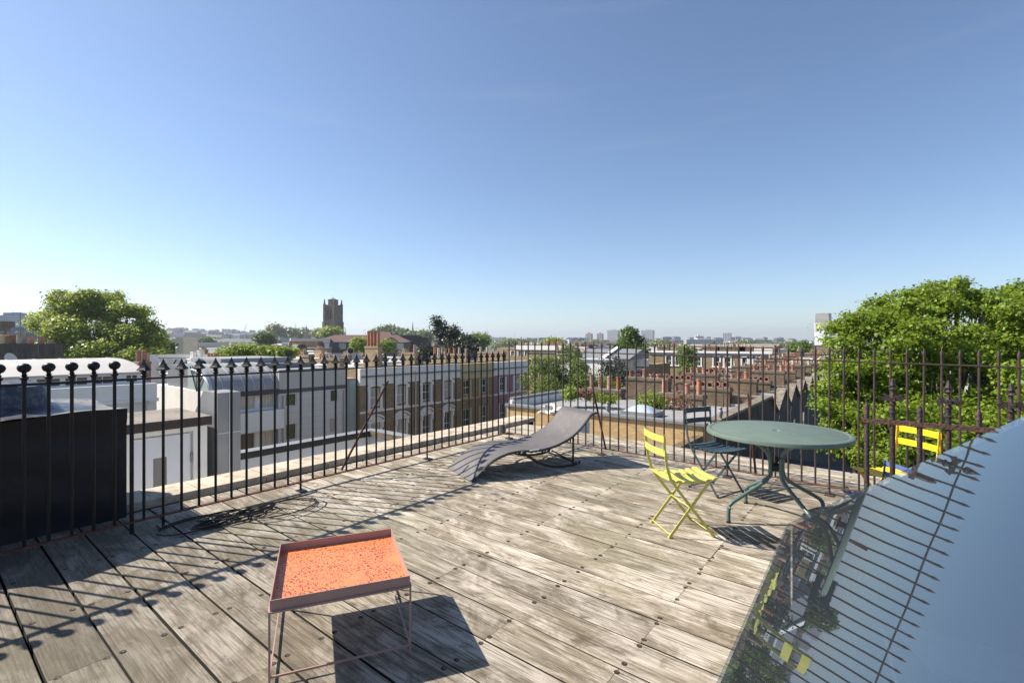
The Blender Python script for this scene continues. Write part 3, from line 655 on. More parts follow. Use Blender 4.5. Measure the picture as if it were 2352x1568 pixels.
for k in range(4):
    a_ = math.radians(45+90*k); ca, sa = math.cos(a_), math.sin(a_)
    P = []
    key = [(.445, 0), (.445, .12), (.425, .165), (.37, .20), (.12, .335), (.075, .375), (.058, .43), (.056, .50), (.068, .565), (.10, .62), (.17, .67), (.30, .725), (.36, HT-.025)]
    # round the corners
    for i in range(len(key)-1):
        P.append(key[i]); 
    P.append(key[-1]); Q = [P[0]]
    for i in range(1, len(P)-1):
        p0, p1, p2 = Vector(P[i-1]), Vector(P[i]), Vector(P[i+1]); Q += [tuple(p1*.75+p0*.25), tuple(p1*.75+p2*.25)]
    Q.append(P[-1]); b = MB(); b.tube([(r_*ca, r_*sa, z) for r_, z in Q], .0165, 12); l_ = b.obj('leg', GT2, tb, smooth=True)
    b = MB(); b.tube([(.445*ca, .445*sa, 0), (.445*ca, .445*sa, .02)], .019, 12); b.obj('foot_cap', RUB, l_)
b = MB(); b.lathe((0, 0, .44), [(.045, 0), (.05, .01), (.05, .045), (.045, .055)], 16); b.lathe((0, 0, .43), [(.012, 0), (.012, .13)], 8); b.obj('clamp', RUB, tb)

# ------------------------------------------------------------------ coiled hose and small pot
b = MB(); P = []; NK = 330
for k in range(NK):
    t = k/NK; a_ = t*2*math.pi*6+.4; r1 = .13+.045*math.sin(t*11)+.02*math.sin(t*31); cx, cy = -4.40+.06*math.sin(t*8), 1.78+.10*math.cos(t*6+1)
    x, y = cx+.62*r1*math.cos(a_), cy+1.7*r1*math.sin(a_+.25*math.sin(t*13)); P.append((x, y, dz(x)+.012+.05*t*(.6+.4*math.sin(a_*.5+t*5))))
x0_, y0_, z0_ = P[-1]
for k in range(1, 46):
    t = k/46; a_ = -2.6+5.0*t; x, y = -4.30+.16*math.cos(a_), 2.12+.34*math.sin(a_)
    f = min(1, t*5); P.append((x0_+(x-x0_)*f, y0_+(y-y0_)*f, dz(-4.3)+.03+.10*math.sin(math.pi*t)))
b.tube(P, .0068, 6)
for (cx, cy, rx_, ry_, n_) in ((-4.46, 1.52, .17, .27, 1.7), (-4.30, 2.15, .2, .3, 1.3)):
    P2 = []
    for k in range(70):
        t = k/70; a_ = t*2*math.pi*n_; x, y = cx+rx_*math.cos(a_)*(.85+.15*t), cy+ry_*math.sin(a_); P2.append((x, y, dz(x)+.008+.014*t))
    b.tube(P2, .0055, 6)
tag(b.obj('coiled_cable', mat('black_cable', (.012, .012, .013), .45), smooth=True), 'loose coil of black cable lying on the boards at the foot of the spear fence', 'cable')
pp = deck_pt(1154, 995); b = MB()
b.lathe((pp.x, pp.y, dz(pp.x)), [(.05, 0), (.055, .01), (.062, .11), (.068, .115), (.068, .13), (.056, .13), (.052, .03)], 16)
o = b.obj('plant_pot', mat('grey_plastic', (.12, .12, .12), .6), smooth=True); o.rotation_euler = (0, 0, 0); tag(o, 'small empty grey plant pot standing by the fence corner behind the lounger', 'plant pot')
# ------------------------------------------------------------------ roof structures beside the deck
bx = thing('tarred_chimney_block', 'big black bitumen-covered block with a wrapped round stub on top, left behind the railing', 'chimney block', (-5.6, .4, -.5))
def lumpy(b, amp, fr, seed=0):
    for i, (x, y, z) in enumerate(b.v):
        b.v[i] = (x+amp*math.sin(fr*(y*1.3+z)+seed)*math.cos(fr*.7*z+1), y+amp*math.sin(fr*(x+z*1.2)+2+seed), z+amp*math.sin(fr*(x+y)+seed))
b = MB(); nx, ny_, nz_ = 10, 24, 18
X0, X1, Y0, Y1, Z0, Z1 = -6.25, -5.12, -1.6, 1.215, -.5, .93
def face(o, du, dv, nu, nv, m=0):
    o, du, dv = Vector(o), Vector(du), Vector(dv); k = len(b.v)
    for i in range(nu+1):
        for j in range(nv+1): b.v.append(tuple(o+du*i/nu+dv*j/nv))
    for i in range(nu):
        for j in range(nv): a_ = k+i*(nv+1)+j; b.f.append((a_, a_+nv+1, a_+nv+2, a_+1)); b.m.append(m)
face((X1, Y0, Z0), (0, Y1-Y0, 0), (0, 0, Z1-Z0), 40, 20); face((X1, Y1, Z0), (X0-X1, 0, 0), (0, 0, Z1-Z0), 14, 20)
face((X0, Y0, Z0), (X1-X0, 0, 0), (0, 0, Z1-Z0), 14, 20); face((X0, Y0, Z0), (0, Y1-Y0, 0), (0, 0, Z1-Z0), 40, 20)
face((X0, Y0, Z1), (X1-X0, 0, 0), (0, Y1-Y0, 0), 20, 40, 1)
for i, (x, y, z) in enumerate(b.v):
    f = (.010*math.sin(7*y+3*z)+.006*math.sin(17*z+5*y)+.004*math.sin(31*y))*min(1, max(0, (1.2-y)*4))
    e = 1 if x > X1-.01 else 0
    if z > Z1-.01: z += .02*math.sin(4*x+2*y)+.010*math.sin(9*y)-.2*min(1, max(0, (.33-y)*5)); 
    b.v[i] = (x+f*e+(.02 if z > Z1-.08 and e else 0), y+f*.6*(1 if y > Y1-.01 else 0), z)
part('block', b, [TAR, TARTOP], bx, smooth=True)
c0 = Vector((-5.62, .42)); b = MB()
prof = [(.66, .93), (.56, .945), (.46, .96), (.40, .985), (.375, 1.05), (.365, 1.12), (.35, 1.15), (.30, 1.163), (.12, 1.17), (.02, 1.175)]
k0 = len(b.v); b.lathe((c0.x, c0.y, 0), prof, 40)
for i in range(k0, len(b.v)):
    x, y, z = b.v[i]; a_ = math.atan2(y-c0.y, x-c0.x); f = 1+.05*math.sin(5*a_+z*3)+.035*math.sin(11*a_-z*9); b.v[i] = (c0.x+(x-c0.x)*f, c0.y+(y-c0.y)*f, z+.01*math.sin(6*a_)*(z < 1.3))
part('wrapped_stub', b, [mat('wrinkled_lead', (.05, .055, .07), .38, .2, .3, 5, .8, 9, col2=(.13, .13, .14), thr=(.5, .6))], bx, smooth=True)

ht = thing('roof_access_hut', 'low white roof hut with a narrow-windowed door and dark coping, right of the black block', 'hut', (-8.3, 2.2, -2.6))
b = MB(); facade(b, 'x', -8, 1, 1.2, 2.86, -2.6, .27, [(1.93, 2.68, -1.78, .2)], .05); b.box(-9.2, -8.06, 1.2, 2.86, -2.6, .26); part('wall', b, WHITE2, ht)
b = MB(); b.box(-9.3, -7.93, 1.1, 2.9, .272, .40, 0, top=1); part('coping', b, [mat('dark_capping', (.045, .032, .028), .7), FELT2], ht)
b = MB(); facade(b, 'x', -8.03, 1, 1.96, 2.65, -1.77, .17, [(2.2, 2.36, -1.5, -.12)], .02); dd = part('door', b, mat('door_white', (.62, .63, .66), .5, 0, .03), ht)
b = MB(); b.box(-8.06, -8.052, 2.19, 2.37, -1.51, -.11); part('pane', b, DKGLASS, ht, par=dd)
b = MB(); 
for z in (-.25, -.9, -1.5): b.box(-8.03, -8.0, 2.655, 2.672, z, z+.12)
part('hinge', b, LEAD, ht, par=dd)

ld = thing('lead_clad_upstand', 'tall grey lead-covered party wall stub with a sloping side, right of the white hut', 'party wall', (-8.6, 3.2, -2.6))
b = MB(); b.prism([(-8.0, 3.0, -2.7), (-8.0, 3.0, .72), (-8.55, 3.0, .72), (-8.9, 3.0, .35), (-10.2, 3.0, -.9), (-10.2, 3.0, -2.7)], (0, .33, 0)); part('cladding', b, LEAD, ld)
b = MB(); b.box(-8.98, -8.80, 2.985, 3.0, -.02, .12); part('vent', b, BLACK, ld)
b = MB()
for z in (-.6, .1): b.box(-7.998, -7.992, 3.0, 3.33, z, z+.012)
b.box(-7.998, -7.99, 3.16, 3.17, -2.6, .71); part('seam', b, ZINCD, ld)

tr = thing('front_roof_terrace', 'sunken flat roof behind a black-capped white parapet, below the fence', 'roof terrace', (-10, 6, -13))
b = MB(); b.box(-14.9, -5.75, -3, 10.7, -13, -2.75, 0, top=1); part('wall', b, [OLD, FELT], tr)
b = MB(); b.box(-14.9, -14.62, -3, 10.69, -2.74, -1.86); b.box(-14.6, -5.76, 10.4, 10.68, -2.74, -1.86); b.box(-5.98, -5.75, -1, 10.38, -2.74, -.35); part('parapet', b, WHITE2, tr)
b = MB(); b.box(-14.93, -14.5, -3, 10.72, -1.855, -1.66, 0, top=1); b.box(-14.48, -5.76, 10.33, 10.72, -1.85, -1.64, 2, top=1); part('coping', b, [BLACK, LEAD, OLD], tr)
b = MB(); b.box(-9.9, -9.4, 3.9, 4.3, -2.73, -2.4); part('vent', b, LEAD, tr)

# ------------------------------------------------------------------ next houses of our own row
nh = thing('flat_roof_neighbour', 'yellow brick neighbour with a grey flat roof, skylight dome and lead-edged parapet', 'house', (-10, 22, -13))
ZN = -1.75
b = MB(); b.box(-14.8, -5.6, 18.65, 25.2, -13, ZN, 0, top=1); part('wall', b, [OCH, FELT], nh)
b = MB(); b.box(-14.85, -5.5, 18.52, 18.648, -13, ZN+.10, 0); part('gable_wall', b, OCH, nh)
b = MB(); b.box(-14.9, -5.4, 18.42, 18.85, ZN+.105, ZN+.20); b.box(-14.95, -14.7, 18.86, 25.0, ZN+.35, ZN+.47); part('lead_edge', b, LEAD, nh)
b = MB(); b.box(-14.85, -14.62, 18.66, 25.0, ZN, ZN+.345); part('parapet', b, WHITE2, nh)
b = MB(); Y_ = 24.98
for k in range(60): x = -14.85; y = 18.7+k*.105; b.tube([(x, y, ZN+.47), (x+.03*math.sin(k), y, ZN+.6)], .004, 4)
part('bird_spikes', b, LEAD, nh)
dome = atd(1452, 935, 20.4); b = MB()
dx_, dy_, z0 = dome.x, 20.2, ZN+.02
b.box(dx_-.75, dx_+.75, dy_-.6, dy_+.6, z0, z0+.2); dm = part('skylight_kerb', b, LEAD, nh)
b = MB(); nn = 10; k = len(b.v)
for i in range(nn+1):
    for j in range(nn+1):
        u_, v_ = -1+2*i/nn, -1+2*j/nn; b.v.append((dx_+.68*u_, dy_+.53*v_, z0+.2+.26*(1-abs(u_)**2.4)*(1-abs(v_)**2.4)))
for i in range(nn):
    for j in range(nn): a_ = k+i*(nn+1)+j; b.f.append((a_, a_+nn+1, a_+nn+2, a_+1)); b.m.append(0)
part('skylight_dome', b, mat('dome_plastic', (.42, .48, .55), .12, 0, .05, 1, spec=.8), nh, smooth=True)

BETW = thing('lower_back_roof', 'low felted roof with a mesh trellis in the gap beyond the deck', 'roof', (-9, 14, -13))
b = MB(); b.box(-14.8, -5.8, 10.75, 18.5, -13, -3.4, 0, top=1); part('wall', b, [OLD, FELT2], BETW)
b = MB(); b.box(-5.8, -5.5, 7.6, 18.5, -13, -2.0); part('garden_wall', b, OLD, BETW)
# dark rear yard walls and V-topped rear walls
def zigzag():
    t = thing('butterfly_roof_wall', 'row of weathered pointed rear parapets with deep valleys, right of the chimneys', 'wall', (-5.5, 35, -13))
    X = -5.5; pk = [(20.3, -1.62), (31.0, -1.6), (33.1, -2.66), (35.6, -1.5), (37.6, -2.6), (39.8, -1.5), (42.1, -2.6), (44.4, -1.5), (46.6, -2.6), (48.8, -1.5), (51, -2.6), (53.2, -1.5), (55.4, -2.6), (57.6, -1.5), (59.8, -2.6), (62, -1.5), (64.2, -2.6), (66.4, -1.5), (68.6, -2.6), (70.8, -1.5), (73, -2.6), (75.2, -1.5), (77.4, -2.6), (79.6, -1.5), (82, -2.6), (84, -1.6)]
    b = MB(); b.poly([(X, y, z-.1) for y, z in pk]+[(X, 84, -13), (X, 20.3, -13)]); b.poly([(X-.3, y, z-.1) for y, z in pk]+[(X-.3, 84, -13), (X-.3, 20.3, -13)])
    b.quad((X, 20.3, -13), (X-.3, 20.3, -13), (X-.3, 20.3, -1.7), (X, 20.3, -1.7)); part('wall', b, DKCONC, t)
    for i in range(len(pk)-1):
        (y0, z0), (y1, z1) = pk[i], pk[i+1]; b = MB()
        b.prism([(X-.36, y0, z0-.12), (X-.36, y1, z1-.12), (X-.36, y1, z1), (X-.36, y0, z0)], (.52, 0, 0)); part('coping', b, CONC, t)
    for y, z in pk[2::2]:
        b = MB(); b.box(X+.01, X+.12, y-.06, y+.06, -7, z-.5); b.box(X+.01, X+.16, y-.12, y+.12, z-.55, z-.3); part('drainpipe', b, mat('grey_pipe', (.3, .32, .33), .5), t)
    for y in (24, 27.5, 29.8, 35.5, 39.8, 44.4): 
        b = MB(); b.box(X+.005, X+.03, y-.4, y+.4, -5.6, -4.1); part('window', b, DKGLASS, t)
zigzag()
for i, (y0, y1, z) in enumerate(((6.2, 14.5, -3.0), (14.5, 20.2, -4.2), (20.4, 33, -5.5))):
    o = thing('rear_extension', ['dark lean-to roof just below the end of the deck', 'dark rear extension with a lattice screen beyond the deck edge', 'dark rear extension under the pointed parapets'][i], 'extension', (-2.5, y0, -13))
    b = MB(); b.box(-5.44, -1.2, y0+.05, y1-.05, -13, z, 0, top=1); part('wall', b, [DKCONC, mat('dark_roof', (.035, .034, .034), .8)], o)
b = MB()
for k in range(30):
    for s in (-1, 1): b.tube([(-4.4+.12*k, 12.2, -2.9), (-4.4+.12*k+s*1.2, 12.2, -1.7)], .008, 4)
tag(b.obj('trellis', mat('trellis_wood', (.12, .09, .05), .8)), 'diamond lattice trellis standing beyond the deck edge behind the green chair', 'trellis')

TERRA2 = mat('pinkish_clay', (.40, .19, .13), .8, 0, .2, 5, col2=(.22, .10, .07), thr=(.5, .68)); RUSTPOT = mat('dark_clay', (.2, .085, .05), .8, 0, .25, 5)
# chimney stacks across our row, house by house
def row_house(q, i, detail):
    x0, x1 = -14.8, -5.9; z = -2.15+random.uniform(-.15, .15); D = 5.45
    places = ['directly behind the flat roof', 'second beyond the flat roof', 'third beyond the flat roof', 'fourth beyond the flat roof', 'fifth beyond the flat roof', 'sixth beyond the flat roof', 'seventh beyond the flat roof', 'eighth beyond the flat roof', 'ninth beyond the flat roof', 'tenth beyond the flat roof', 'last before the white-corniced terrace']
    h = thing('terraced_house', 'sooty valley-roofed brick house with clay pots, '+places[i], 'house', (-10, q, -13), 0, 'houses of the near terrace')
    b = MB(); b.box(x0, x1, q+.25, q+D, -13, z-.75); part('wall', b, OLD, h)
    b = MB(); c = (q+D/2); v = z-.75; b.box(x0+.35, x1-.1, q+.302, q+.34, z-.1, z+.12, 1); b.box(x0+.35, x1-.1, q+D-.06, q+D-.02, z-.1, z+.1, 1)
    b.quad((x0, q+.3, z-.05), (x1, q+.3, z-.05), (x1, c, v), (x0, c, v)); b.quad((x0, c, v), (x1, c, v), (x1, q+D, z-.05), (x0, q+D, z-.05)); part('roof', b, [FELT2 if i % 3 else FELT, mat('pale_flashing', (.45, .45, .45), .6)], h)
    b = MB(); b.box(x0, x1, q, q+.3, -4, z+.28); b.box(x0, x0+.3, q+.32, q+D-.02, -4, z+.35); part('party_wall', b, OLD, h)
    b = MB(); b.box(x0-.03, x1+.03, q-.04, q+.34, z+.282, z+.36); part('party_coping', b, CONC, h)
    for j, (xa, xb) in enumerate(((-14.0, -11.3), (-9.6, -7.3))):
        xa += random.uniform(-.3, .3); xb += random.uniform(-.3, .3)
        if i == 0: xa, xb = ((-14.1, -11.9), (-9.75, -7.45))[j]
        zt = z+.95+random.uniform(-.1, .25) if i else -1.2
        n = 4 if i < 1 else random.choice((4, 5, 5, 6)); P = []; lying = i in (1, 2, 3, 4) and (i+j) % 2 == 0
        for k in range(n):
            if i == 0: kd, hh, mm = [('tall', .78, TERRA), ('louvre', .72, TERRA), ('louvre', .72, TERRA), ('tall', .72, TERRA), ('tall', .70, TERRA), ('roll', .58, TERRA), ('roll', .56, TERRA2), ('tall', .80, TERRA)][4*j+k]
            else:
                kd = random.choice(('roll', 'stub', 'stub', 'tall', 'stub', 'louvre', 'roll')); hh = {'roll': .5, 'stub': .28, 'tall': .62, 'louvre': .6}[kd]*random.uniform(.8, 1.1)
                mm = random.choice((TERRA, TERRA2, TERRA, RUSTPOT)) if i < 6 else random.choice((BUFF, BUFF, GREYPOT, TERRA, TERRA2))
            if lying: continue
            if i == 0 or random.random() < .85: P.append(((k+.0)/max(1, n-1), kd, hh, mm))
        ch_ = chimney(h, xa, xb, q-.25, q+.42, -3, zt-(.35 if lying else 0), P, OLD, lod=1 if i > 4 else 0)
        if lying:
            for k in range(n):
                b = MB(); x = xa+.3+(xb-xa-.6)*k/(n-1)
                prof = [(.15, 0), (.15, .32), (.19, .34), (.19, .42), (.13, .42), (.12, .1)]
                b.lathe((x, q+.3, zt-.35+.16), prof, 14, M=Matrix.Rotation(math.radians(random.uniform(84, 96)), 3, 'X')); part('chimney_pot', b, random.choice((TERRA, TERRA2)), h, par=ch_, smooth=True)
for i in range(11): row_house(25.2+5.5*i, i, 1)

def aerial(name, label, base, h, boom, rz, n=9, cat='aerial'):
    b = MB(); x, y, z = base; b.tube([(x, y, z), (x+.02, y, z+h)], .022, 6); c, s = math.cos(rz), math.sin(rz)
    P = lambda t, zz: (x+t*c, y+t*s, z+h-.05+zz); b.tube([P(-boom*.35, 0), P(boom*.65, .0)], .014, 5)
    for k in range(n):
        t = -boom*.3+boom*.95*k/n; w_ = .22-.01*k; p = P(t, 0); b.tube([(p[0]+s*w_, p[1]-c*w_, p[2]), (p[0]-s*w_, p[1]+c*w_, p[2])], .007, 4)
    p = P(-boom*.35, 0); b.tube([(p[0], p[1], p[2]-.25), (p[0], p[1], p[2]+.25)], .01, 4); b.tube([(p[0]+s*.3, p[1]-c*.3, p[2]+.2), (p[0]-s*.3, p[1]+c*.3, p[2]+.2)], .008, 4)
    return tag(b.obj(name, mat('aerial_metal', (.10, .10, .105), .5, .4)), label, cat)
def aer(u, vt, vb, Y, label, boom=1.1, rz=.6): 
    p = atd(u, vb, Y); q = atd(u, vt, Y); aerial('aerial', label, p, q.z-p.z, boom, rz)
aer(1661, 845, 975, 24.5, 'thin pole aerial on the rear stack behind the dark green chair', .9, .2)
aer(1607, 862, 905, 24.2, 'bent wire aerial at the end of the stack with tall pots', .7, 1.2)
aer(1262, 830, 868, 27, 'white horizontal aerial in front of the birch', 1.6, .9)
aer(1000, 806, 845, 62, 'fishbone aerial in front of the dark bushy tree', 2.2, .9)
aer(744, 786, 830, 55, 'slim aerial above the white chimneys behind the curved roof', 1.5, 1.9)
aer(1690, 858, 905, 38, 'bare crooked aerial among the lying pots', 1.3, 2.2)
def owl(u, v, h, x=None, y=None, Y=None, label=''):
    p = atd(u, v, Y); b = MB(); s = h/.36
    b.lathe((p.x, p.y, p.z), [(.03*s, 0), (.05*s, .02*s), (.075*s, .10*s), (.085*s, .17*s), (.07*s, .24*s), (.05*s, .262*s), (.062*s, .29*s), (.064*s, .32*s), (.05*s, .35*s), (.02*s, .365*s)], 12)
    for sg in (-1, 1): b.lathe((p.x+sg*.028*s, p.y-.045*s, p.z+.31*s), [(.014*s, -.008), (.017*s, 0), (.014*s, .008)], 8, M=Matrix.Rotation(math.pi/2, 3, 'X')); b.lathe((p.x+sg*.03*s, p.y, p.z+.34*s), [(.016*s, 0), (.002, .045*s)], 6)
    b.lathe((p.x, p.y-.06*s, p.z+.285*s), [(.010*s, 0), (.001, -.02*s)], 6); b.box(p.x-.03*s, p.x+.03*s, p.y+.03*s, p.y+.10*s, p.z-.05*s, p.z+.06*s)
    tag(b.obj('decoy_owl', mat('owl_grey', (.34, .33, .35), .6, 0, .5, 14, col2=(.08, .08, .08), thr=(.5, .55)), smooth=True), label, 'decoy bird')
owl(1655, 958, .42, Y=19.5, label='grey decoy owl on the corner parapet behind the dark green chair')
owl(1396, 944, .40, Y=20.3, label='grey decoy owl on the lead edge above the yellow brick wall')
owl(1463, 927, .34, Y=24.2, label='pale grey decoy bird among the roof plants behind the skylight dome')

# white cloth bundle and paper-bark plants on the neighbour's flat roof
def blob(c, r, n=14, m=10, am=.25, seed=0):
    b = MB(); rr = random.Random(seed); ph = [rr.uniform(0, 6) for _ in range(6)]
    for i in range(m+1):
        for j in range(n):
            th, f = math.pi*i/m, 2*math.pi*j/n; k = 1+am*(math.sin(3*f+ph[0])*math.sin(2*th+ph[1])+.6*math.sin(5*f+ph[2]+4*th)+.4*math.sin(7*th+ph[3]+2*f))
            b.v.append((c[0]+r[0]*k*math.sin(th)*math.cos(f), c[1]+r[1]*k*math.sin(th)*math.sin(f), c[2]+max(-.25*r[2], r[2]*k*math.cos(th))))
    for i in range(m):
        for j in range(n): a_ = i*n+j; e = i*n+(j+1) % n; b.f.append((a_, e, e+n, a_+n)); b.m.append(0)
    return b
p = atd(1268, 946, 21.5); tag(blob((p.x, p.y, ZN+.1), (.55, .4, .28), 20, 12, .3, 4).obj('cloth_bundle', mat('white_cloth', (.62, .58, .53), .9, 0, .1, 5), smooth=True), 'crumpled white cloth lying on the flat roof behind the lounger', 'cloth')

# ------------------------------------------------------------------ trees and plants
def leaves(name, m, P, N_, size, parent=None, kind=None, off=(0, 0, 0), flat=.6):
    """one mesh of leaf quads at points P (n,3), roughly facing N_"""
    n = len(P); A = rng.normal(size=(n, 3)); A = A*flat+N_*1.0; A /= np.linalg.norm(A, axis=1)[:, None]
    B = np.cross(A, rng.normal(size=(n, 3))); B /= np.linalg.norm(B, axis=1)[:, None]; D = np.cross(A, B)
    s = size*(.6+.8*rng.rand(n))[:, None]; P = P-np.array(off)
    V = np.empty((n, 4, 3)); V[:, 0] = P-B*s*.55; V[:, 1] = P-D*s*.42+A*s*.08; V[:, 2] = P+B*s*.6; V[:, 3] = P+D*s*.42+A*s*.08
    me = bpy.data.meshes.new(name); me.vertices.add(n*4); me.vertices.foreach_set('co', V.reshape(-1).astype(np.float32))
    me.loops.add(n*4); me.loops.foreach_set('vertex_index', np.arange(n*4, dtype=np.int32)); me.polygons.add(n); me.polygons.foreach_set('loop_start', np.arange(0, n*4, 4, dtype=np.int32)); me.polygons.foreach_set('loop_total', np.full(n, 4, dtype=np.int32))
    me.materials.append(m); me.update(calc_edges=True); me.validate()
    o = bpy.data.objects.new(name, me); C.objects.link(o)
    if parent: o.parent = parent
    return o
BARK = mat('bark', (.10, .085, .065), .95, 0, .3, 6, .6, 20)
def tree(label, base, blobs, n, size, m, trunk_r=.2, clump=.45, cn=24, name='tree', limbs=True, bark=None, droop=0, shell=.55, group=None, sub=None):
    """blobs: list of (centre, radii); leaves gathered in clumps near the outside of the blobs"""
    main = blobs
    if sub:
        nb = []
        for c_, r_ in blobs:
            nb.append((c_, tuple(x*.70 for x in r_)))
            for _ in range(sub[0]):
                v_ = rng.normal(size=3); v_ /= np.linalg.norm(v_); v_[2] = v_[2]*.7+.25; q = sub[1]*rng.uniform(.75, 1.25)
                nb.append((tuple(np.array(c_)+v_*np.array(r_)*.85), (r_[0]*q, r_[1]*q, r_[2]*q*sub[2])))
        blobs = nb
    bz = Vector(base); t = thing(name, label, 'tree' if name == 'tree' else 'bush', bz, 0, group)
    vol = np.array([r[0]*r[1]+r[2]*r[0]+r[1]*r[2] for c, r in blobs]);
    if sub: vol[::sub[0]+1] *= .3
    vol = vol; vol = vol/vol.sum()
    nc = max(4, n//cn); Ps, Ns, cc = [], [], []
    idx = rng.choice(len(blobs), nc, p=vol); D = rng.normal(size=(nc, 3)); D /= np.linalg.norm(D, axis=1)[:, None]
    rad = shell+(1-shell)*rng.rand(nc)**.6; rad += rng.normal(size=nc)*.06
    c = np.array([blobs[i][0] for i in idx]); r = np.array([blobs[i][1] for i in idx]); cen = c+D*r*rad[:, None]
    k = rng.poisson(cn, nc)+2; I = np.repeat(np.arange(nc), k)
    g = rng.normal(size=(len(I), 3))*clump*.5; g[:, 2] = g[:, 2]*.6-droop*np.abs(rng.normal(size=len(I)))*clump
    P = cen[I]+g; Nn = D[I]*.6+np.array([0, 0, .7]); Nn += g/clump*.5
    leaves('crown', m, P, Nn, size, t, off=bz)
    if trunk_r:
        b = MB(); blobs = main; top = np.array([b_[0] for b_ in blobs]).mean(0); b.tube([bz, (bz.x*.6+top[0]*.4, bz.y*.6+top[1]*.4, bz.z+.55*(top[2]-bz.z)), tuple(top)], [trunk_r, trunk_r*.75, trunk_r*.3], 8); part('trunk', b, bark or BARK, t, smooth=True)
        if limbs:
            b = MB(); fork = Vector((bz.x*.65+top[0]*.35, bz.y*.65+top[1]*.35, bz.z+.5*(top[2]-bz.z)))
            for c_, r_ in blobs:
                e = Vector(c_); mid = fork.lerp(e, .5)+Vector((random.uniform(-.3, .3), random.uniform(-.3, .3), random.uniform(-.1, .3)))*r_[0]*.3
                b.tube([fork, mid, e, e+Vector((0, 0, r_[2]*.6))], [trunk_r*.5, trunk_r*.35, trunk_r*.2, trunk_r*.06], 6)
                for _ in range(4):
                    v_ = Vector((random.uniform(-1, 1)*r_[0], random.uniform(-1, 1)*r_[1], random.uniform(-.2, .9)*r_[2]))*.75; b.tube([mid, mid.lerp(e+v_, .6)+Vector((0, 0, .1)), e+v_], [trunk_r*.22, trunk_r*.12, trunk_r*.03], 5)
            part('branch', b, bark or BARK, t, smooth=True)
    return t
LIMEL = leafmat('bright_leaves', (.07, .14, .012), (.11, .20, .02), (.17, .27, .035), .4)
RTREE = leafmat('lime_tree_leaves', (.09, .15, .012), (.165, .25, .018), (.31, .39, .06), .42)
LEFTL = leafmat('backlit_leaves', (.13, .18, .03), (.21, .28, .05), (.32, .39, .09), .6)
MIDL = leafmat('mid_green_leaves', (.06, .11, .02), (.09, .15, .03), (.14, .2, .05), .4)
BIRCHL = leafmat('birch_leaves', (.09, .14, .03), (.14, .20, .045), (.22, .28, .08), .45)
DARKL = leafmat('grey_green_leaves', (.018, .028, .016), (.035, .048, .028), (.075, .088, .055), .15)
YELL = leafmat('yellow_green_leaves', (.12, .20, .02), (.20, .28, .03), (.30, .36, .06), .45)
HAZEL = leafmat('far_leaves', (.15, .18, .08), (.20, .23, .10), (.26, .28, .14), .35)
PINKL = leafmat('dry_pink_leaves', (.22, .10, .07), (.36, .20, .15), (.17, .15, .05), .3)

# big tree right of the deck, filling the gardens
def pb(u, v, Y, r): p = atd(u, v, Y); return ((p.x, p.y, p.z), r)
B_ = [pb(2150, 760, 15.5, (1.5, 1.5, 1.15)), pb(2010, 790, 14.5, (1.3, 1.3, 1.0)), pb(2255, 770, 14.5, (1.4, 1.4, 1.2)), pb(2080, 880, 14, (1.7, 1.5, 1.1)), pb(2230, 890, 13.5, (1.7, 1.5, 1.3)), pb(2000, 940, 14.2, (1.2, 1.3, .9)),
      pb(2340, 850, 14.5, (1.4, 1.4, 1.2)), pb(2110, 1000, 12.5, (1.6, 1.4, 1.0)), pb(2010, 1040, 12.8, (.9, 1, .6)), pb(2270, 1010, 12, (1.6, 1.4, 1.1)), pb(1960, 870, 15.5, (.75, .9, .75)), pb(1945, 985, 14, (.5, .7, .5)), pb(2360, 980, 12, (1.4, 1.4, 1.3)),
      pb(2120, 700, 16, (.85, .9, .55)), pb(2290, 700, 15.5, (.9, .9, .6)), pb(1965, 760, 15, (.6, .7, .6)), pb(2440, 800, 14, (1.5, 1.5, 1.7)), pb(2200, 690, 16.5, (.8, .8, .6)),
      pb(1925, 830, 15, (.55, .6, .55)), pb(1915, 920, 14.6, (.5, .6, .55)), pb(1925, 1020, 13.6, (.5, .6, .5)), pb(2140, 672, 16, (.75, .75, .5)), pb(2050, 720, 15.5, (.75, .8, .55)), pb(2280, 685, 15.5, (.7, .7, .55)), pb(2360, 720, 15, (.9, .9, .7))]
tree('large lime green leafy tree filling the right side behind the railings', (atd(2200, 900, 15).x, atd(2200, 900, 15).y, -13), B_, 105000, .085, RTREE, .28, .26, 30, sub=(8, .42, .42), shell=.62)
# left tree seen against the light
B_ = [pb(180, 712, 62, (2.9, 3.2, 2.2)), pb(238, 706, 62, (2.7, 3.0, 2.1)), pb(140, 748, 60, (2.0, 2.4, 2.0)), pb(292, 738, 62, (2.3, 2.8, 2.2)), pb(205, 770, 60, (3.9, 3.8, 2.4)), pb(322, 782, 60, (2.2, 2.4, 2.0)), pb(125, 800, 60, (1.8, 2.4, 1.9)), pb(260, 815, 58, (3.4, 3.2, 1.7)), pb(350, 790, 60, (1.0, 1.3, 1.2)), pb(170, 825, 58, (3.4, 3.2, 1.7)), pb(330, 820, 58, (2.0, 2.4, 1.3)), pb(110, 828, 58, (1.5, 2, 1.2)), pb(112, 742, 61, (1.3, 1.7, 1.5)), pb(345, 760, 61, (1.2, 1.5, 1.2))]
tree('broad backlit plane tree standing behind the white building at the left', (atd(225, 800, 60).x, atd(225, 800, 60).y, -13), B_, 50000, .25, LEFTL, .42, .8, 14, shell=.7, sub=(9, .36, .8))
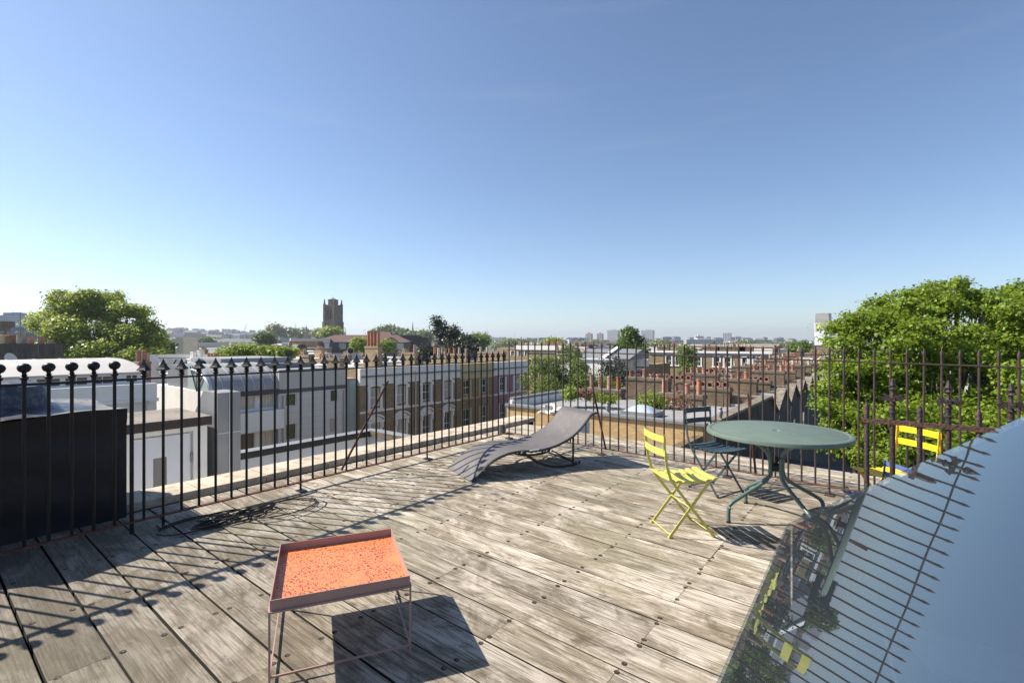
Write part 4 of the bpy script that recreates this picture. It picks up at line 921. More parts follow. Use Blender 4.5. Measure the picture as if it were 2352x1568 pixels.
# birch in the street gap
B_ = [pb(1300, 845, 40, (1.9, 2, 1.8)), pb(1250, 875, 39, (1.5, 1.6, 2)), pb(1350, 870, 40, (1.7, 1.8, 1.6)), pb(1290, 905, 38, (2.3, 2.2, 2.0)), pb(1240, 925, 38, (1.0, 1.5, 1.8)), pb(1370, 920, 38, (1.8, 1.8, 1.6)), pb(1310, 815, 41, (1.1, 1.2, 1.0)), pb(1395, 895, 37, (1.2, 1.3, 1.0)), pb(1300, 960, 38, (2.4, 2.4, 2.4))]
tree('bushy birch tree behind the lounger, between the pink house and the white houses', (atd(1300, 900, 39).x, atd(1300, 900, 39).y, -13), B_, 34000, .13, BIRCHL, .2, .4, 22, droop=.9, sub=(5, .4, .9), shell=.65)
# bright young foliage in the gap between hut and lead upstand, behind the curved roof, dark gum tree, etc.
B_ = [pb(384, 935, 45, (1.3, 1.5, 1.4)), pb(380, 985, 45, (1.5, 1.5, 1.6)), pb(405, 960, 44, (1.2, 1.2, 1.4))]
tree('bright green street tree seen in the gap between the two white buildings', (B_[0][0][0], B_[0][0][1], -13), B_, 4200, .24, LIMEL, .15, .5, 14)
B_ = [pb(520+u, v, 58, (1.5, 1.3, .75)) for u, v in ((0, 812), (28, 808), (52, 805), (80, 808), (108, 812), (136, 811))]
tree('bright yellow-green treetop just behind the curved zinc roof', (B_[2][0][0], B_[2][0][1], -13), B_, 5200, .26, YELL, .15, .5, 12)
B_ = [pb(1035, 790, 78, (2.4, 2.4, 2.2)), pb(1010, 755, 78, (1.2, 1.2, 1.4)), pb(1002, 737, 78, (.8, .8, .9)), pb(1040, 765, 78, (1.6, 1.6, 1.3)), pb(1070, 790, 76, (1.9, 2, 1.6)), pb(1020, 812, 74, (2.0, 2, 1.4)), pb(975, 808, 72, (1.4, 1.4, 1.2)), pb(1095, 805, 74, (1.1, 1.4, 1.2))]
tree('irregular dark grey-green gum tree rising above the roofs in the centre', (B_[0][0][0], B_[0][0][1], -13), B_, 9000, .27, DARKL, .3, .7, 14, shell=.5)
B_ = [pb(1449, 790, 82, (2.3, 2.2, 1.8)), pb(1447, 770, 82, (1.4, 1.4, 1.3)), pb(1446, 758, 82, (.6, .7, .7)), pb(1462, 806, 80, (2.0, 1.8, 1.2)), pb(1432, 800, 80, (1.6, 1.6, 1.2))]
tree('cone-shaped dark green tree in front of the distant white tower blocks', (B_[0][0][0], B_[0][0][1], -13), B_, 6000, .30, MIDL, .2, .6, 14)
B_ = [pb(1574, 802, 74, (1.4, 1.4, .9)), pb(1580, 822, 74, (1.2, 1.3, 1.2)), pb(1590, 850, 72, (.9, .9, 1.5)), pb(1570, 860, 72, (.8, .9, 1.5))]
tree('thin drooping tree in front of the brown terrace with white cornice', (B_[0][0][0], B_[0][0][1], -13), B_, 3600, .24, BIRCHL, .15, .6, 12, droop=1.2)
B_ = [pb(1405, 850, 52, (1.6, 1.6, 1.8)), pb(1425, 872, 50, (1.5, 1.6, 1.8))]
tree('thin grey-green bamboo-like tree left of the white houses', (B_[0][0][0], B_[0][0][1], -13), B_, 3200, .2, DARKL, .1, .6, 12, droop=1.2)
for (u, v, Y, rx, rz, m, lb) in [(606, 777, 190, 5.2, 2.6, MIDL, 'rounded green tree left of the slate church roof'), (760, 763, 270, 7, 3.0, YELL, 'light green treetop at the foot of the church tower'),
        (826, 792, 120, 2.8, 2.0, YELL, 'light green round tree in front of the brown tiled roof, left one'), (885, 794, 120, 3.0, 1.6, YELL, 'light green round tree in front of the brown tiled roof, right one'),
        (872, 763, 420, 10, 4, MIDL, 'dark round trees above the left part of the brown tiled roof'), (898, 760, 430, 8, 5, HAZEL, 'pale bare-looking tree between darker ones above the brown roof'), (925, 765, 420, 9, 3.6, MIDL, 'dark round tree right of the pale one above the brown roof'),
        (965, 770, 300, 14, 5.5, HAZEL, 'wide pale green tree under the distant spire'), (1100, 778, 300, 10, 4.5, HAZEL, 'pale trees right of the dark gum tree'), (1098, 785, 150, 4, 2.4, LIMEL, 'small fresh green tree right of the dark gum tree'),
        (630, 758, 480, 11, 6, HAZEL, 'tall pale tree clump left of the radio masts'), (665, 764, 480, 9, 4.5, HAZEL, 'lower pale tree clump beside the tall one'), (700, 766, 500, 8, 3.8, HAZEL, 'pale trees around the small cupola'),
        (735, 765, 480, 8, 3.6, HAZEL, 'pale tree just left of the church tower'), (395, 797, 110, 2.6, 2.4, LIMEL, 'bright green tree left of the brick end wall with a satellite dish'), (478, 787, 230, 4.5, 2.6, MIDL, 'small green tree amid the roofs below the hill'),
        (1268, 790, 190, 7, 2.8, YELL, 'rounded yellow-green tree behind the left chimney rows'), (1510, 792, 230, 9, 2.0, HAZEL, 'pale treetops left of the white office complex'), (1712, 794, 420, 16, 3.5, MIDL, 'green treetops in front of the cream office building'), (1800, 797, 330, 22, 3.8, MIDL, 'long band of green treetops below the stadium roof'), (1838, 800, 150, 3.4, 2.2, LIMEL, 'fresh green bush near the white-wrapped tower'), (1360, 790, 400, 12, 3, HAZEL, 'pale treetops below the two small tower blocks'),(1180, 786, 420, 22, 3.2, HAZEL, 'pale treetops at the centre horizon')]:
    p = atd(u, v, Y); s_ = max(.3, Y*.0042)
    bl = [((p.x+random.uniform(-.5, .5)*rx*cY, p.y+random.uniform(-.5, .5)*rx*sY, p.z-rz*.1+random.uniform(-.3, .35)*rz), (rx*.55, rx*.55, rz*.6)) for _ in range(6)]
    tree(lb, (p.x, p.y, -13), bl, 1700, s_, m, .25, s_*2.2, 8, limbs=False)
# roof plants
for (u, v, Y, r, m, lb) in [(1382, 914, 23.6, (.9, .5, .25), YELL, 'low yellow-green plants along the flat roof left of the dome'), (1290+22, 905, 23.9, (.5, .4, .3), YELL, 'small roof plant beside the left chimney stack'), (1500, 920, 23.6, (.8, .5, .45), YELL, 'yellow-green roof shrub behind the skylight dome'),
                       (1553, 925, 23.4, (.95, .5, .55), PINKL, 'pinkish dry shrub below the stack with tall pots'), (1340, 903, 23.9, (.6, .3, .2), PINKL, 'reddish creeping plant under the left chimney stack')]:
    p = atd(u, v, Y); tree(lb, (p.x, p.y, ZN), [((p.x, p.y, p.z), r)], 900, .09, m, 0, .2, 10, name='roof_shrub', shell=.3)
# ------------------------------------------------------------------ terrace across the street (facades on x = -32 facing us)
XF = -32
def fy(u): return atx(u, 900, XF).y
def fz(u, v): return atx(u, v, XF).z
def surround(b, y0, y1, z0, z1, kind='key', X=XF):
    w_ = .2; am = (y0+y1)/2; hw = (y1-y0)/2
    b.box(X+.002, X+.09, y0-w_, y0, z0-.15, z1+.05); b.box(X+.002, X+.09, y1, y1+w_, z0-.15, z1+.05); b.box(X+.004, X+.14, y0-w_-.05, y1+w_+.05, z0-.28, z0-.152)
    if kind == 'key':
        arch_strip(b, 'x', X+.004, X+.10, am, hw+w_, z1+.03, .16, .22); b.box(X+.006, X+.16, am-.13, am+.13, z1+.18, z1+.58)
        for s in (-1, 1): b.box(X+.006, X+.13, am+s*(hw+.22)-.12, am+s*(hw+.22)+.12, z1-.12, z1+.14)
    elif kind == 'ped':
        b.box(X+.004, X+.2, am-hw-w_-.1, am+hw+w_+.1, z1+.08, z1+.24); arch_strip(b, 'x', X+.004, X+.24, am, hw+w_+.16, z1+.26, .36, .13)
        b.prism([(X+.004, am+(hw+w_+.05)*t, z1+.245+(.33*(1-t*t))) for t in [-1+k/6 for k in range(13)]]+[(X+.004, am+hw+w_, z1+.245), (X+.004, am-hw-w_, z1+.245)], (.06, 0, 0))
        for s in (-1, 1): b.box(X+.004, X+.22, am+s*(hw+.12)-.07, am+s*(hw+.12)+.07, z1-.35, z1+.08)
def terrace(name, label, u0, u1, wall, band, ztop, zband, upper, lower, trim, kinds, group='painted and brick houses across the street', y0=None, y1=None):
    y0 = fy(u0) if y0 is None else y0; y1 = fy(u1) if y1 is None else y1
    t = thing('terraced_house', label, 'house', (XF-4, (y0+y1)/2, -13), 0, group)
    ops = []
    hs = .47
    for (yc, zz0, zz1, st, pane) in upper+lower: ops.append((yc-hs, yc+hs, zz0, zz1))
    b = MB(); facade(b, 'x', XF, 1, y0, y1, -13, zband, ops, .16); part('wall', b, wall, t)
    b = MB(); b.box(XF-9, XF-.18, y0+.02, y1-.02, -13, ztop-1.0); part('body', b, wall, t)
    b = MB(); b.box(XF-.3, XF+.06, y0, y1, zband+.002, ztop-.06, 0); b.box(XF-.36, XF+.16, y0, y1, ztop-.058, ztop, 0)
    part('parapet', b, band, t)
    b = MB(); b.box(XF+.062, XF+.2, y0, y1, zband+.62, zband+.74); part('moulding', b, MOULD if wall is BRN or wall is PINK else CONC, t)
    b = MB(); b.box(XF+.002, XF+.06, y0, y1, -4.05, -3.9); part('string_course', b, trim, t)
    # butterfly roof and party wall stacks
    b = MB(); c = (y0+y1)/2; zr_, zv = ztop-.25, ztop-1.1
    b.quad((XF-9, y0+.2, zr_), (XF-.3, y0+.2, zr_), (XF-.3, c, zv), (XF-9, c, zv)); b.quad((XF-9, c, zv), (XF-.3, c, zv), (XF-.3, y1-.2, zr_), (XF-9, y1-.2, zr_)); part('roof', b, FELT, t)
    b = MB(); b.box(XF-9, XF-.4, y0, y0+.22, -5, ztop-.02); part('party_wall', b, YEL, t)
    for (yc, zz0, zz1, st, pane), k in zip(upper+lower, kinds):
        window(t, 'x', XF, 1, yc-hs, yc+hs, zz0, zz1, .13, pane, trim if trim is WHITE else WHITE, st)
        b = MB(); surround(b, yc-hs, yc+hs, zz0, zz1, k); part('window_surround', b, trim, t)
    return t, y0, y1
up = lambda u, p=CURT: (fy(u), -3.62, -2.2, 'sash', p)
lo = lambda u, p=CURT: (fy(u), -7.0, -4.95, 'sash', p)
ys = fy(826); ye = fy(1056.3); ym = (ys+ye)/2
t1, _, _ = terrace('a', 'brown brick house with curved white window pediments, left of the pair under the white parapet', 0, 0, BRN, WHITE, -.58, -1.9, [up(861.3), up(921.3)], [lo(861.3), lo(921.3)], WHITE, ('key', 'key', 'ped', 'ped'), y0=ys, y1=ym-.01)
t2, _, _ = terrace('b', 'brown brick house with white window pediments, right of the pair, beside the yellow house', 0, 0, BRN, WHITE, -.58, -1.9, [up(978.8, DKGLASS), up(1027.6)], [lo(978.8, DKGLASS), lo(1027.6, DKGLASS)], WHITE, ('key', 'key', 'ped', 'ped'), y0=ym+.01, y1=ye)
b = MB(); b.tube([(XF+.1, ym, -1.0), (XF+.1, ym, -13)], .06, 8); part('drainpipe', b, LGREYP, t1)
t3, _, _ = terrace('c', 'yellow painted house between the brown pair and the pink house', 1056.5, 1134, BRN, YELLOWR, -.62, -2.1, [up(1070.8, DKGLASS), up(1110, DKGLASS)], [lo(1070.8, DKGLASS), lo(1110, DKGLASS)], YELLOWR, ('', '', '', ''))
t4, _, _ = terrace('d', 'pink painted brick house at the end of the row beside the birch', 1134.3, 1211, PINK, WHITE, -.62, -2.0, [up(1153, DKGLASS), up(1186.7)], [lo(1153, DKGLASS), lo(1186.7)], WHITE, ('', '', '', ''))
def stack_on(t, x0, x1, y0, y1, z, pots, m=YEL): chimney(t, x0, x1, y0, y1, -3, z, pots, m)
stack_on(t1, XF-4.6, XF-2.7, ys+.0, ys+.45, .15, [(0, 'stub', .3, BUFF), (.5, 'stub', .3, BUFF)])
stack_on(t1, XF-8.6, XF-7.2, ys-.1, ys+.4, .35, [(.1, 'stub', .35, BUFF)])
stack_on(t1, XF-6.6, XF-4.6, ym-.4, ym+.1, 1.1, [(0, 'tall', 1.35, TERRA), (.33, 'tall', 1.35, TERRA), (.66, 'tall', 1.35, TERRA), (1, 'tall', 1.35, TERRA)])
stack_on(t2, XF-3.4, XF-1.4, ye-.5, ye, .1, [(0, 'tall', .85, TERRA), (.35, 'tall', .8, BUFF), (.7, 'tall', .8, BUFF), (1, 'tall', .75, TERRA)])
stack_on(t2, XF-8, XF-6, ye-.4, ye+.1, .4, [(0, 'stub', .4, BUFF), (.5, 'roll', .6, RUST), (1, 'tall', .8, TERRA)])
stack_on(t3, XF-6.5, XF-3.5, fy(1134)-.4, fy(1134)+.1, .2, [(0, 'tall', .6, TERRA), (.3, 'tall', .6, TERRA), (.6, 'tall', .6, BUFF), (1, 'tall', .6, BUFF)])
stack_on(t4, XF-7, XF-3, fy(1211)-.5, fy(1211), .3, [(0, 'tall', .6, BUFF), (.3, 'tall', .6, BUFF), (.6, 'stub', .35, BUFF), (1, 'stub', .3, BUFF)])

# glass link and modern block
gl = thing('glass_stair_link', 'narrow pale green glass link between the grey block and the brown brick pair', 'building', (XF-1.5, ys-.6, -13))
yl = fy(795); b = MB(); b.box(XF-3, XF-.4, yl+.02, ys-.02, -13, -1.5); part('wall', b, PALEG, gl)
b = MB(); b.box(XF-3.02, XF-.36, yl+.021, ys-.021, -1.5, -1.3); b.box(XF-.398, XF-.37, yl+.5, yl+.53, -13, -1.5)
for z in (-4.1, -7.0): b.box(XF-.398, XF-.36, yl+.03, ys-.03, z, z+.06)
part('frame', b, GREYP, gl)
md = thing('modern_block', 'modern white and grey block with a curved zinc barrel roof and arched gable', 'building', (XF-5, 15, -13))
y0, ymid, y1 = 11.6, fy(640), yl
zt = -.45
W2 = []
for (u0, u1, va, vb) in ((656, 681, 901.5, 934), (759, 777, 891, 923), (656, 681, 974, 1011.6), (757, 775, 962, 994)):
    W2.append((fy(u0), fy(u1), fz(u0, vb), fz(u0, va)))
W2[1] = (W2[1][0], W2[1][1], W2[0][2], W2[0][3]); W2[3] = (W2[3][0], W2[3][1], W2[2][2], W2[2][3])
zb_ = -1.70
W2 = [(p_, q_, r_, min(s_, -2.02)) for p_, q_, r_, s_ in W2]
def blockmat():
    m = brick('rendered_blocks', (.62, .605, .575), (.60, .585, .555), (.40, .39, .38), bw=1.3, bh=.42, dirtf=0); return m
b = MB(); facade(b, 'x', XF, 1, ymid, y1, -13, zb_-.29, W2, .12); part('block_wall', b, blockmat(), md)
b = MB(); b.box(XF-10, XF-.14, ymid+.03, y1-.01, -13, zt-.06); b.box(XF-.13, XF-.01, ymid+.03, y1-.01, zb_-.288, zb_-.002, 1); b.box(XF-.135, XF+.02, ymid+.02, y1, zb_, zt, 2); part('parapet_panel', b, [GREYP, mat('dark_band', (.10, .10, .115), .6), LGREYP], md)
for i, (a0, a1, c0_, c1_) in enumerate(W2): window(md, 'x', XF, 1, a0, a1, c0_, c1_, .1, MIRG if i != 3 else CURT, mat('pale_frame', (.6, .62, .6), .5), 'plain', .05)
# left part: recessed windows, balcony band
XL = XF-.35; W3 = []
zu0, zu1, zl0, zl1 = -3.75, -2.0, -6.2, -4.35
yy = [y0+.25, y0+1.55, y0+2.5, fy(600), fy(638)]
for (ya, yb_) in ((y0+.2, fy(548)), (fy(556), fy(592)), (fy(602), fy(636))): W3.append((ya, yb_, zu0+.9, zu1)); W3.append((ya, yb_, zl0, zl1))
b = MB(); facade(b, 'x', XL, 1, y0, ymid, -13, -1.9, W3, .15); b.box(XF-10, XL-.2, y0+.02, ymid, -13, -1.6); part('wall', b, WHITE2, md)
for i, (a0, a1, c0_, c1_) in enumerate(W3): window(md, 'x', XL, 1, a0, a1, c0_, c1_, .12, (BROWNCURT if i in (0, 1, 3) else CURT), mat('pale_frame', (.6, .62, .6), .5), 'split', .05)
b = MB(); b.box(XL+.002, XF+.45, y0+.1, ymid+.15, -4.2, -2.95); part('balcony', b, WHITE, md)
# barrel roof, its axis along y
def barrel(name, xa, xb, za, zb2, ya, yb_, m, k=1.0, seam=.62, m2=ZINCD, n=14):
    P = [];
    for i in range(n+1):
        a_ = math.pi/2*i/n; P.append((xa+(xb-xa)*(1-math.cos(a_)), za+(zb2-za)*math.sin(a_)))
    b = MB()
    for i in range(n): b.quad((P[i][0], ya, P[i][1]), (P[i][0], yb_, P[i][1]), (P[i+1][0], yb_, P[i+1][1]), (P[i+1][0], ya, P[i+1][1]))
    r_ = part(name, b, m, md, smooth=True)
    b = MB(); y = ya+.05
    while y < yb_:
        b.tube([(x, y, z+.015) for x, z in P], .022, 4); y += seam
    part('seam', b, m2, md, par=r_)
    return P
ZE = -1.62; xr = XF-3.3
P = barrel('barrel_roof', XF+.1, xr, ZE, .04, y0, ymid-.02, ZINC)
b = MB(); b.box(XF-.3, XF+.2, y0-.06, ymid-.03, ZE-.32, ZE-.02); part('eaves', b, mat('dark_gutter', (.05, .05, .06), .5), md)
b = MB(); b.poly([(x, y0+.10, z) for x, z in P]+[(xr-.6, y0+.10, .04), (xr-.6, y0+.10, ZE-.3), (XF+.1, y0+.10, ZE-.3)]); ga = part('gable_glass', b, PALEG, md)
b = MB(); 
for i in range(len(P)-1): b.prism([(P[i][0], y0-.08, P[i][1]-.02), (P[i+1][0], y0-.08, P[i+1][1]-.02), (P[i+1][0], y0-.08, P[i+1][1]+.13), (P[i][0], y0-.08, P[i][1]+.13)], (0, .17, 0))
for i in range(len(P)-1): 
    f = lambda q: (XF-.35+(q[0]-XF)*.86, ZE+(q[1]-ZE)*.80); a1_, a2_ = f(P[i]), f(P[i+1]); b.tube([(a1_[0], y0+.05, a1_[1]), (a2_[0], y0+.05, a2_[1])], .06, 6)
part('arch_trim', b, ZINCD, md)
b = MB(); b.tube([(XF-1.0, y0+.04, -.3), (XF-2.2, y0+.04, ZE)], .04, 5); b.tube([(xr, y0+.04, -.1), (XF-2.2, y0+.04, ZE)], .04, 5); b.tube([(XF-2.2, y0+.04, -.2), (XF-2.2, y0+.04, ZE)], .03, 5); part('gable_bars', b, mat('dark_bars', (.08, .08, .08), .5), md, par=ga)
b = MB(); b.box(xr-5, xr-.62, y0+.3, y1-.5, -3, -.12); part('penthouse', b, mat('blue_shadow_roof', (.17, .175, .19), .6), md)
b = MB(); b.box(xr-7.5, xr-2.0, y0+2.6, y1-1.6, -.1, .27, 1, top=0); part('roof_slab', b, [ZINC, GREYP], md)
b = MB(); 
for k in range(10): a0_ = math.pi*k/10; a1_ = math.pi*(k+1)/10; cx = -38.9; b.prism([(cx+R_*math.cos(t_), y0+1.9, -.5+.52*R_*math.sin(t_)) for R_, t_ in ((1.62, a0_), (1.62, a1_), (1.42, a1_), (1.42, a0_))], (0, 1.0, 0)); b.prism([(cx+R_*math.cos(t_), y0+2.0, -.5+.52*R_*math.sin(t_)) for R_, t_ in ((1.36, a0_), (1.36, a1_), (1.25, a1_), (1.25, a0_))], (0, .9, 0))
part('second_arch', b, ZINC, md)
# white villa at the left with zinc mansard
wv = thing('white_villa', 'white rendered building with a long pale zinc attic roof above a strip of windows', 'building', (XF-5, 3, -13))
ya, yb_ = -8, 8.93
cs = (fy(335), -5.2); b = MB(); ops = [(fy(322), fy(352)-.1, -5.2, -3.45)]
facade(b, 'x', XF, 1, ya, yb_, -13, -1.62, ops, .25); part('wall', b, WHITE2, wv)
b = MB(); b.box(XF-9.5, XF-.27, ya, yb_-.02, -13, -.95); part('body', b, WHITE2, wv)
b = MB(); b.box(XF-.25, XF+.05, ya, yb_, -1.618, -.80); b.box(XF-.3, XF+.14, ya, yb_+.05, -1.72, -1.62) if 0 else None; b.box(XF+.052, XF+.18, ya, yb_+.05, -1.78, -1.60); b.box(XF-9.5, XF-.26, yb_-.25, yb_, -1.0, -.8); part('parapet', b, WHITE, wv)
b = MB(); b.box(XF-.2, XF-.17, ops[0][0], ops[0][1], -5.2, -3.45); wo = part('window', b, DKGLASS, wv)
b = MB(); am = (ops[0][0]+ops[0][1])/2; hw = (ops[0][1]-ops[0][0])/2; arch_strip(b, 'x', XF+.01, XF+.12, am, hw+.05, -3.95, .5, .3, n=16); b.box(XF+.01, XF+.1, ops[0][0]-.25, ops[0][0], -5.3, -3.95); b.box(XF+.01, XF+.1, ops[0][1], ops[0][1]+.25, -5.3, -3.95); part('window_surround', b, WHITE, wv)
XW = XF-1.05; W4 = []; ye_ = 8.6
for k in range(11):
    y = ye_-.15-(k+1)*1.05
    if k == 0: y = ye_-.8; W4.append((y, y+.55, -.75, -.33)); continue
    W4.append((y, y+.92, -.78, -.33))
b = MB(); facade(b, 'x', XW, 1, -8, ye_, -1.0, -.26, W4, .08); part('attic_wall', b, WHITE, wv)
for i, (a0, a1, c0_, c1_) in enumerate(W4): window(wv, 'x', XW, 1, a0, a1, c0_, c1_, .06, BROWNCURT if i in (1, 2, 3, 5) else DKGLASS, WHITE, 'split', .04)
b = MB(); Z = [(XF-.75, -.22), (XF-1.6, -.06), (XF-3.2, .22), (XF-5.5, .42), (XF-9, .42)]
b.box(XF-1.1, XF-.75, -8, ye_+.15, -.27, -.17)
for i in range(4): b.quad((Z[i][0], -8, Z[i][1]), (Z[i][0], ye_+.15, Z[i][1]), (Z[i+1][0], ye_+.1, Z[i+1][1]), (Z[i+1][0], -8, Z[i+1][1]))
b.poly([(x, ye_+.149, z) for x, z in Z]+[(XF-9, ye_+.149, -.6), (XF-.75, ye_+.149, -.6)]); ro = part('attic_roof', b, [mat('pale_zinc', (.42, .405, .385), .7, 0, .05, .6)], wv)
b = MB()
for k in range(14): b.tube([(x, ye_-1.15*k, z+.02) for x, z in Z], .02, 4)
part('seam', b, ZINCD, wv, par=ro)
b = MB()
for y in (8.4, 3.5, -1.5): b.tube([(XF+.1, y, -1.9), (XF+.1, y, -13)], .055, 8); b.box(XF+.01, XF+.2, y-.12, y+.12, -1.9, -1.7)
part('drainpipe', b, LGREYP, wv)
b = MB(); b.tube([(XF+.08, ymid+.25, zb_-.4), (XF+.08, ymid+.25, -13)], .05, 8); b.tube([(XF+.08, y1-.25, zb_-.4), (XF+.08, y1-.25, -13)], .05, 8); part('drainpipe', b, GREYP, md)
b = MB(); b.box(XF-.05, XF+.1, ymid, y1+.02, zt+.002, zt+.06); part('flashing', b, LEAD, md)
def dish(u, v, Y, r, m, label, turn=-.5):
    p = atd(u, v, Y); b = MB(); M = Matrix.Rotation(YAW+turn, 3, 'Z')@Matrix.Rotation(math.radians(72), 3, 'X')
    b.lathe((p.x, p.y, p.z), [(.02, 0), (r*.5, r*.08), (r*.85, r*.24), (r, r*.36), (r*.97, r*.37), (r*.5, r*.12), (.03, r*.05)], 20, M=M)
    b.tube([(p.x, p.y, p.z), (p.x, p.y, p.z-r*2.2)], .03, 5); q = Vector((p.x, p.y, p.z))+M@Vector((0, 0, r*1.0)); b.tube([Vector((p.x, p.y, p.z))+M@Vector((0, r*.9, r*.3)), q], .015, 4); b.box(q.x-.05, q.x+.05, q.y-.05, q.y+.05, q.z-.04, q.z+.04)
    tag(b.obj('satellite_dish', m, smooth=True), label, 'satellite dish')
DKD = mat('dark_dish', (.03, .032, .035), .5)
dish(409, 794, 74, .42, DKD, 'big black satellite dish on the cream end wall below the left hillside'); dish(805, 806, 62, .36, DKD, 'big black satellite dish beside a stack above the brown brick pair', .3)
dish(880, 811, 58, .26, DKD, 'small dark satellite dish near the tall orange pots'); dish(664, 812, 56, .42, DKD, 'dark satellite dish behind the right end of the curved zinc roof', .5); dish(1668, 853, 40, .34, mat('dish_white', (.6, .6, .58), .5), 'white satellite dish among the pots behind the green chair', 1.2)
we = thing('cream_end_wall', 'cream rendered chimney-like end wall carrying the big black satellite dish', 'wall', atd(412, 808, 76)); p = atd(403, 808, 76); q = atd(421, 808, 76); zz = atd(410, 774, 76).z
b = MB(); b.prism([(p.x, p.y, -12), (q.x, q.y, -12), (q.x, q.y, zz), (p.x, p.y, zz)], (-3, 3, 0)); part('wall', b, CREAM, we)
# things on it / behind it
ck = thing('dark_chimney_wall', 'long dark streaked chimney wall with red and buff pots at the far left', 'chimney', (XF-10, 0, -13))
pA, pB = atd(-60, 830, 44), atd(127, 830, 44)
b = MB(); dv = (pB-pA); dv.z = 0; dvn = dv.normalized(); nn_ = Vector((-dvn.y, dvn.x, 0)); zt_ = atd(100, 789, 44).z
P4 = [pA, pB, pB+nn_*.8, pA+nn_*.8]; b.prism([(p.x, p.y, -8) for p in P4], (0, 0, zt_+8)); part('wall', b, DKCONC, ck)
for (u, vt, w_, m, kd) in ((8, 770, .34, BUFF, 'roll'), (25, 771, .34, RED, 'roll'), (49, 762, .34, BUFF, 'roll'), (70, 773, .26, TERRA, 'tall'), (94, 774, .24, TERRA, 'tall'), (116, 781, .24, TERRA, 'tall')):
    p = atd(u, 789, 44.4); h_ = atd(u, vt, 44.4).z-zt_; pot(ck, ck, (p.x, p.y, zt_), kd, h_+.05, w_, m)
aer(47, 716, 775, 43.6, 'large rooftop aerial on a leaning black pole at the far left', 2.3, .55); aer(88, 733, 820, 43, 'thin rooftop aerial in front of the dark chimney wall', 1.9, .4)
p = atd(20, 835, 40); b = MB(); 
b.lathe((p.x, p.y, p.z+.35), [(.02, 0), (.25, .03), (.42, .10), (.50, .2), (.48, .2), (.3, .1), (.02, .05)], 20, M=Matrix.Rotation(math.radians(70), 3, Vector((sY*-1, cY, 0)))@Matrix.Rotation(0, 3, 'X')); b.tube([(p.x, p.y, p.z-.6), (p.x, p.y, p.z+.3)], .04, 6)
tag(b.obj('satellite_dish', mat('dish_grey', (.4, .42, .42), .5), smooth=True), 'pale grey satellite dish above the zinc attic roof at the far left', 'satellite dish')
p = atd(200*.25, 834, 39); b = MB()
for dx in (0, 1.2): q = atd(65+dx*13, 838, 39); b.lathe((q.x, q.y, q.z-.1), [(.28, 0), (.28, .3), (.42, .32), (.05, .5)], 4, rot=.6)
tag(b.obj('roof_vent', LEAD), 'pair of small capped roof vents beside the satellite dish', 'roof vent')

# side house with red pots between villa and terrace; white stacks; black-railed roof terrace with loungers
sh = thing('white_end_house', 'white house end wall with a cluster of red pots, behind the white villa', 'house', (XF-12, 10, -13))
p = atd(345, 835, 46); q = atd(422, 835, 46)
b = MB(); d_ = q-p; d_.z = 0; dn = d_.normalized(); nn2 = Vector((-dn.y, dn.x, 0))
b.prism([(p.x, p.y, -10), (q.x, q.y, -10), (q.x+nn2.x*6, q.y+nn2.y*6, -10), (p.x+nn2.x*6, p.y+nn2.y*6, -10)], (0, 0, 10-1.6)); b.prism([(p.x, p.y, -1.6), (p.x+dn.x*.8, p.y+dn.y*.8, -1.6), (p.x+dn.x*.8, p.y+dn.y*.8, -.5), (p.x, p.y, .25)], nn2*.5); part('wall', b, WHITE2, sh)
pc = atd(329, 850, 44); c_ = chimney(sh, pc.x-.9, pc.x+.7, pc.y-.5, pc.y+.4, -6, -.3, [], RED)
for k, (u, vt) in enumerate(((316, 822), (321, 822), (327, 822), (334, 822), (340, 826))): p2 = atd(u, 838, 44); pot(c_, sh, (p2.x, p2.y, -.33), 'tall', 1.0 if k < 4 else .8, .13, TERRA)
rt = thing('roof_railing', 'black railing round a roof terrace behind the white end house', 'railing', (XF-14, 14, -13))
b = MB(); p, q = atd(350, 838, 50), atd(436, 838, 50); zt2 = atd(350, 821.5, 50).z; zb2_ = atd(350, 846, 50).z
for k in range(34): r_ = p.lerp(q, k/33); b.tube([(r_.x, r_.y, zb2_), (r_.x, r_.y, zt2)], .018, 4)
part('bars', b, BLACK, rt); b = MB(); b.tube([(p.x, p.y, zt2), (q.x, q.y, zt2)], .03, 4); b.tube([(p.x, p.y, zb2_+.06), (q.x, q.y, zb2_+.06)], .03, 4); part('rail', b, BLACK, rt)
tg = thing('terrace_floor_block', 'white building with a roof terrace behind the black railing', 'building', (XF-16, 15, -13))
p, q = atd(300, 846, 50.3), atd(470, 846, 50.3); b = MB(); d_ = q-p; d_.z = 0; dn = d_.normalized(); nn2 = Vector((-dn.y, dn.x, 0)); b.prism([(p.x, p.y, -12), (q.x, q.y, -12), (q.x+nn2.x*7, q.y+nn2.y*7, -12), (p.x+nn2.x*7, p.y+nn2.y*7, -12)], (0, 0, 12+zb2_)); part('wall', b, WHITE2, tg)
p, q = atd(340, 825, 57.3), atd(480, 825, 57.3); b = MB(); b.prism([(p.x, p.y, zb2_-.5), (q.x, q.y, zb2_-.5), (q.x, q.y, zb2_+1.25), (p.x, p.y, zb2_+1.25)], nn2*.3); part('back_wall', b, WHITE2, tg)
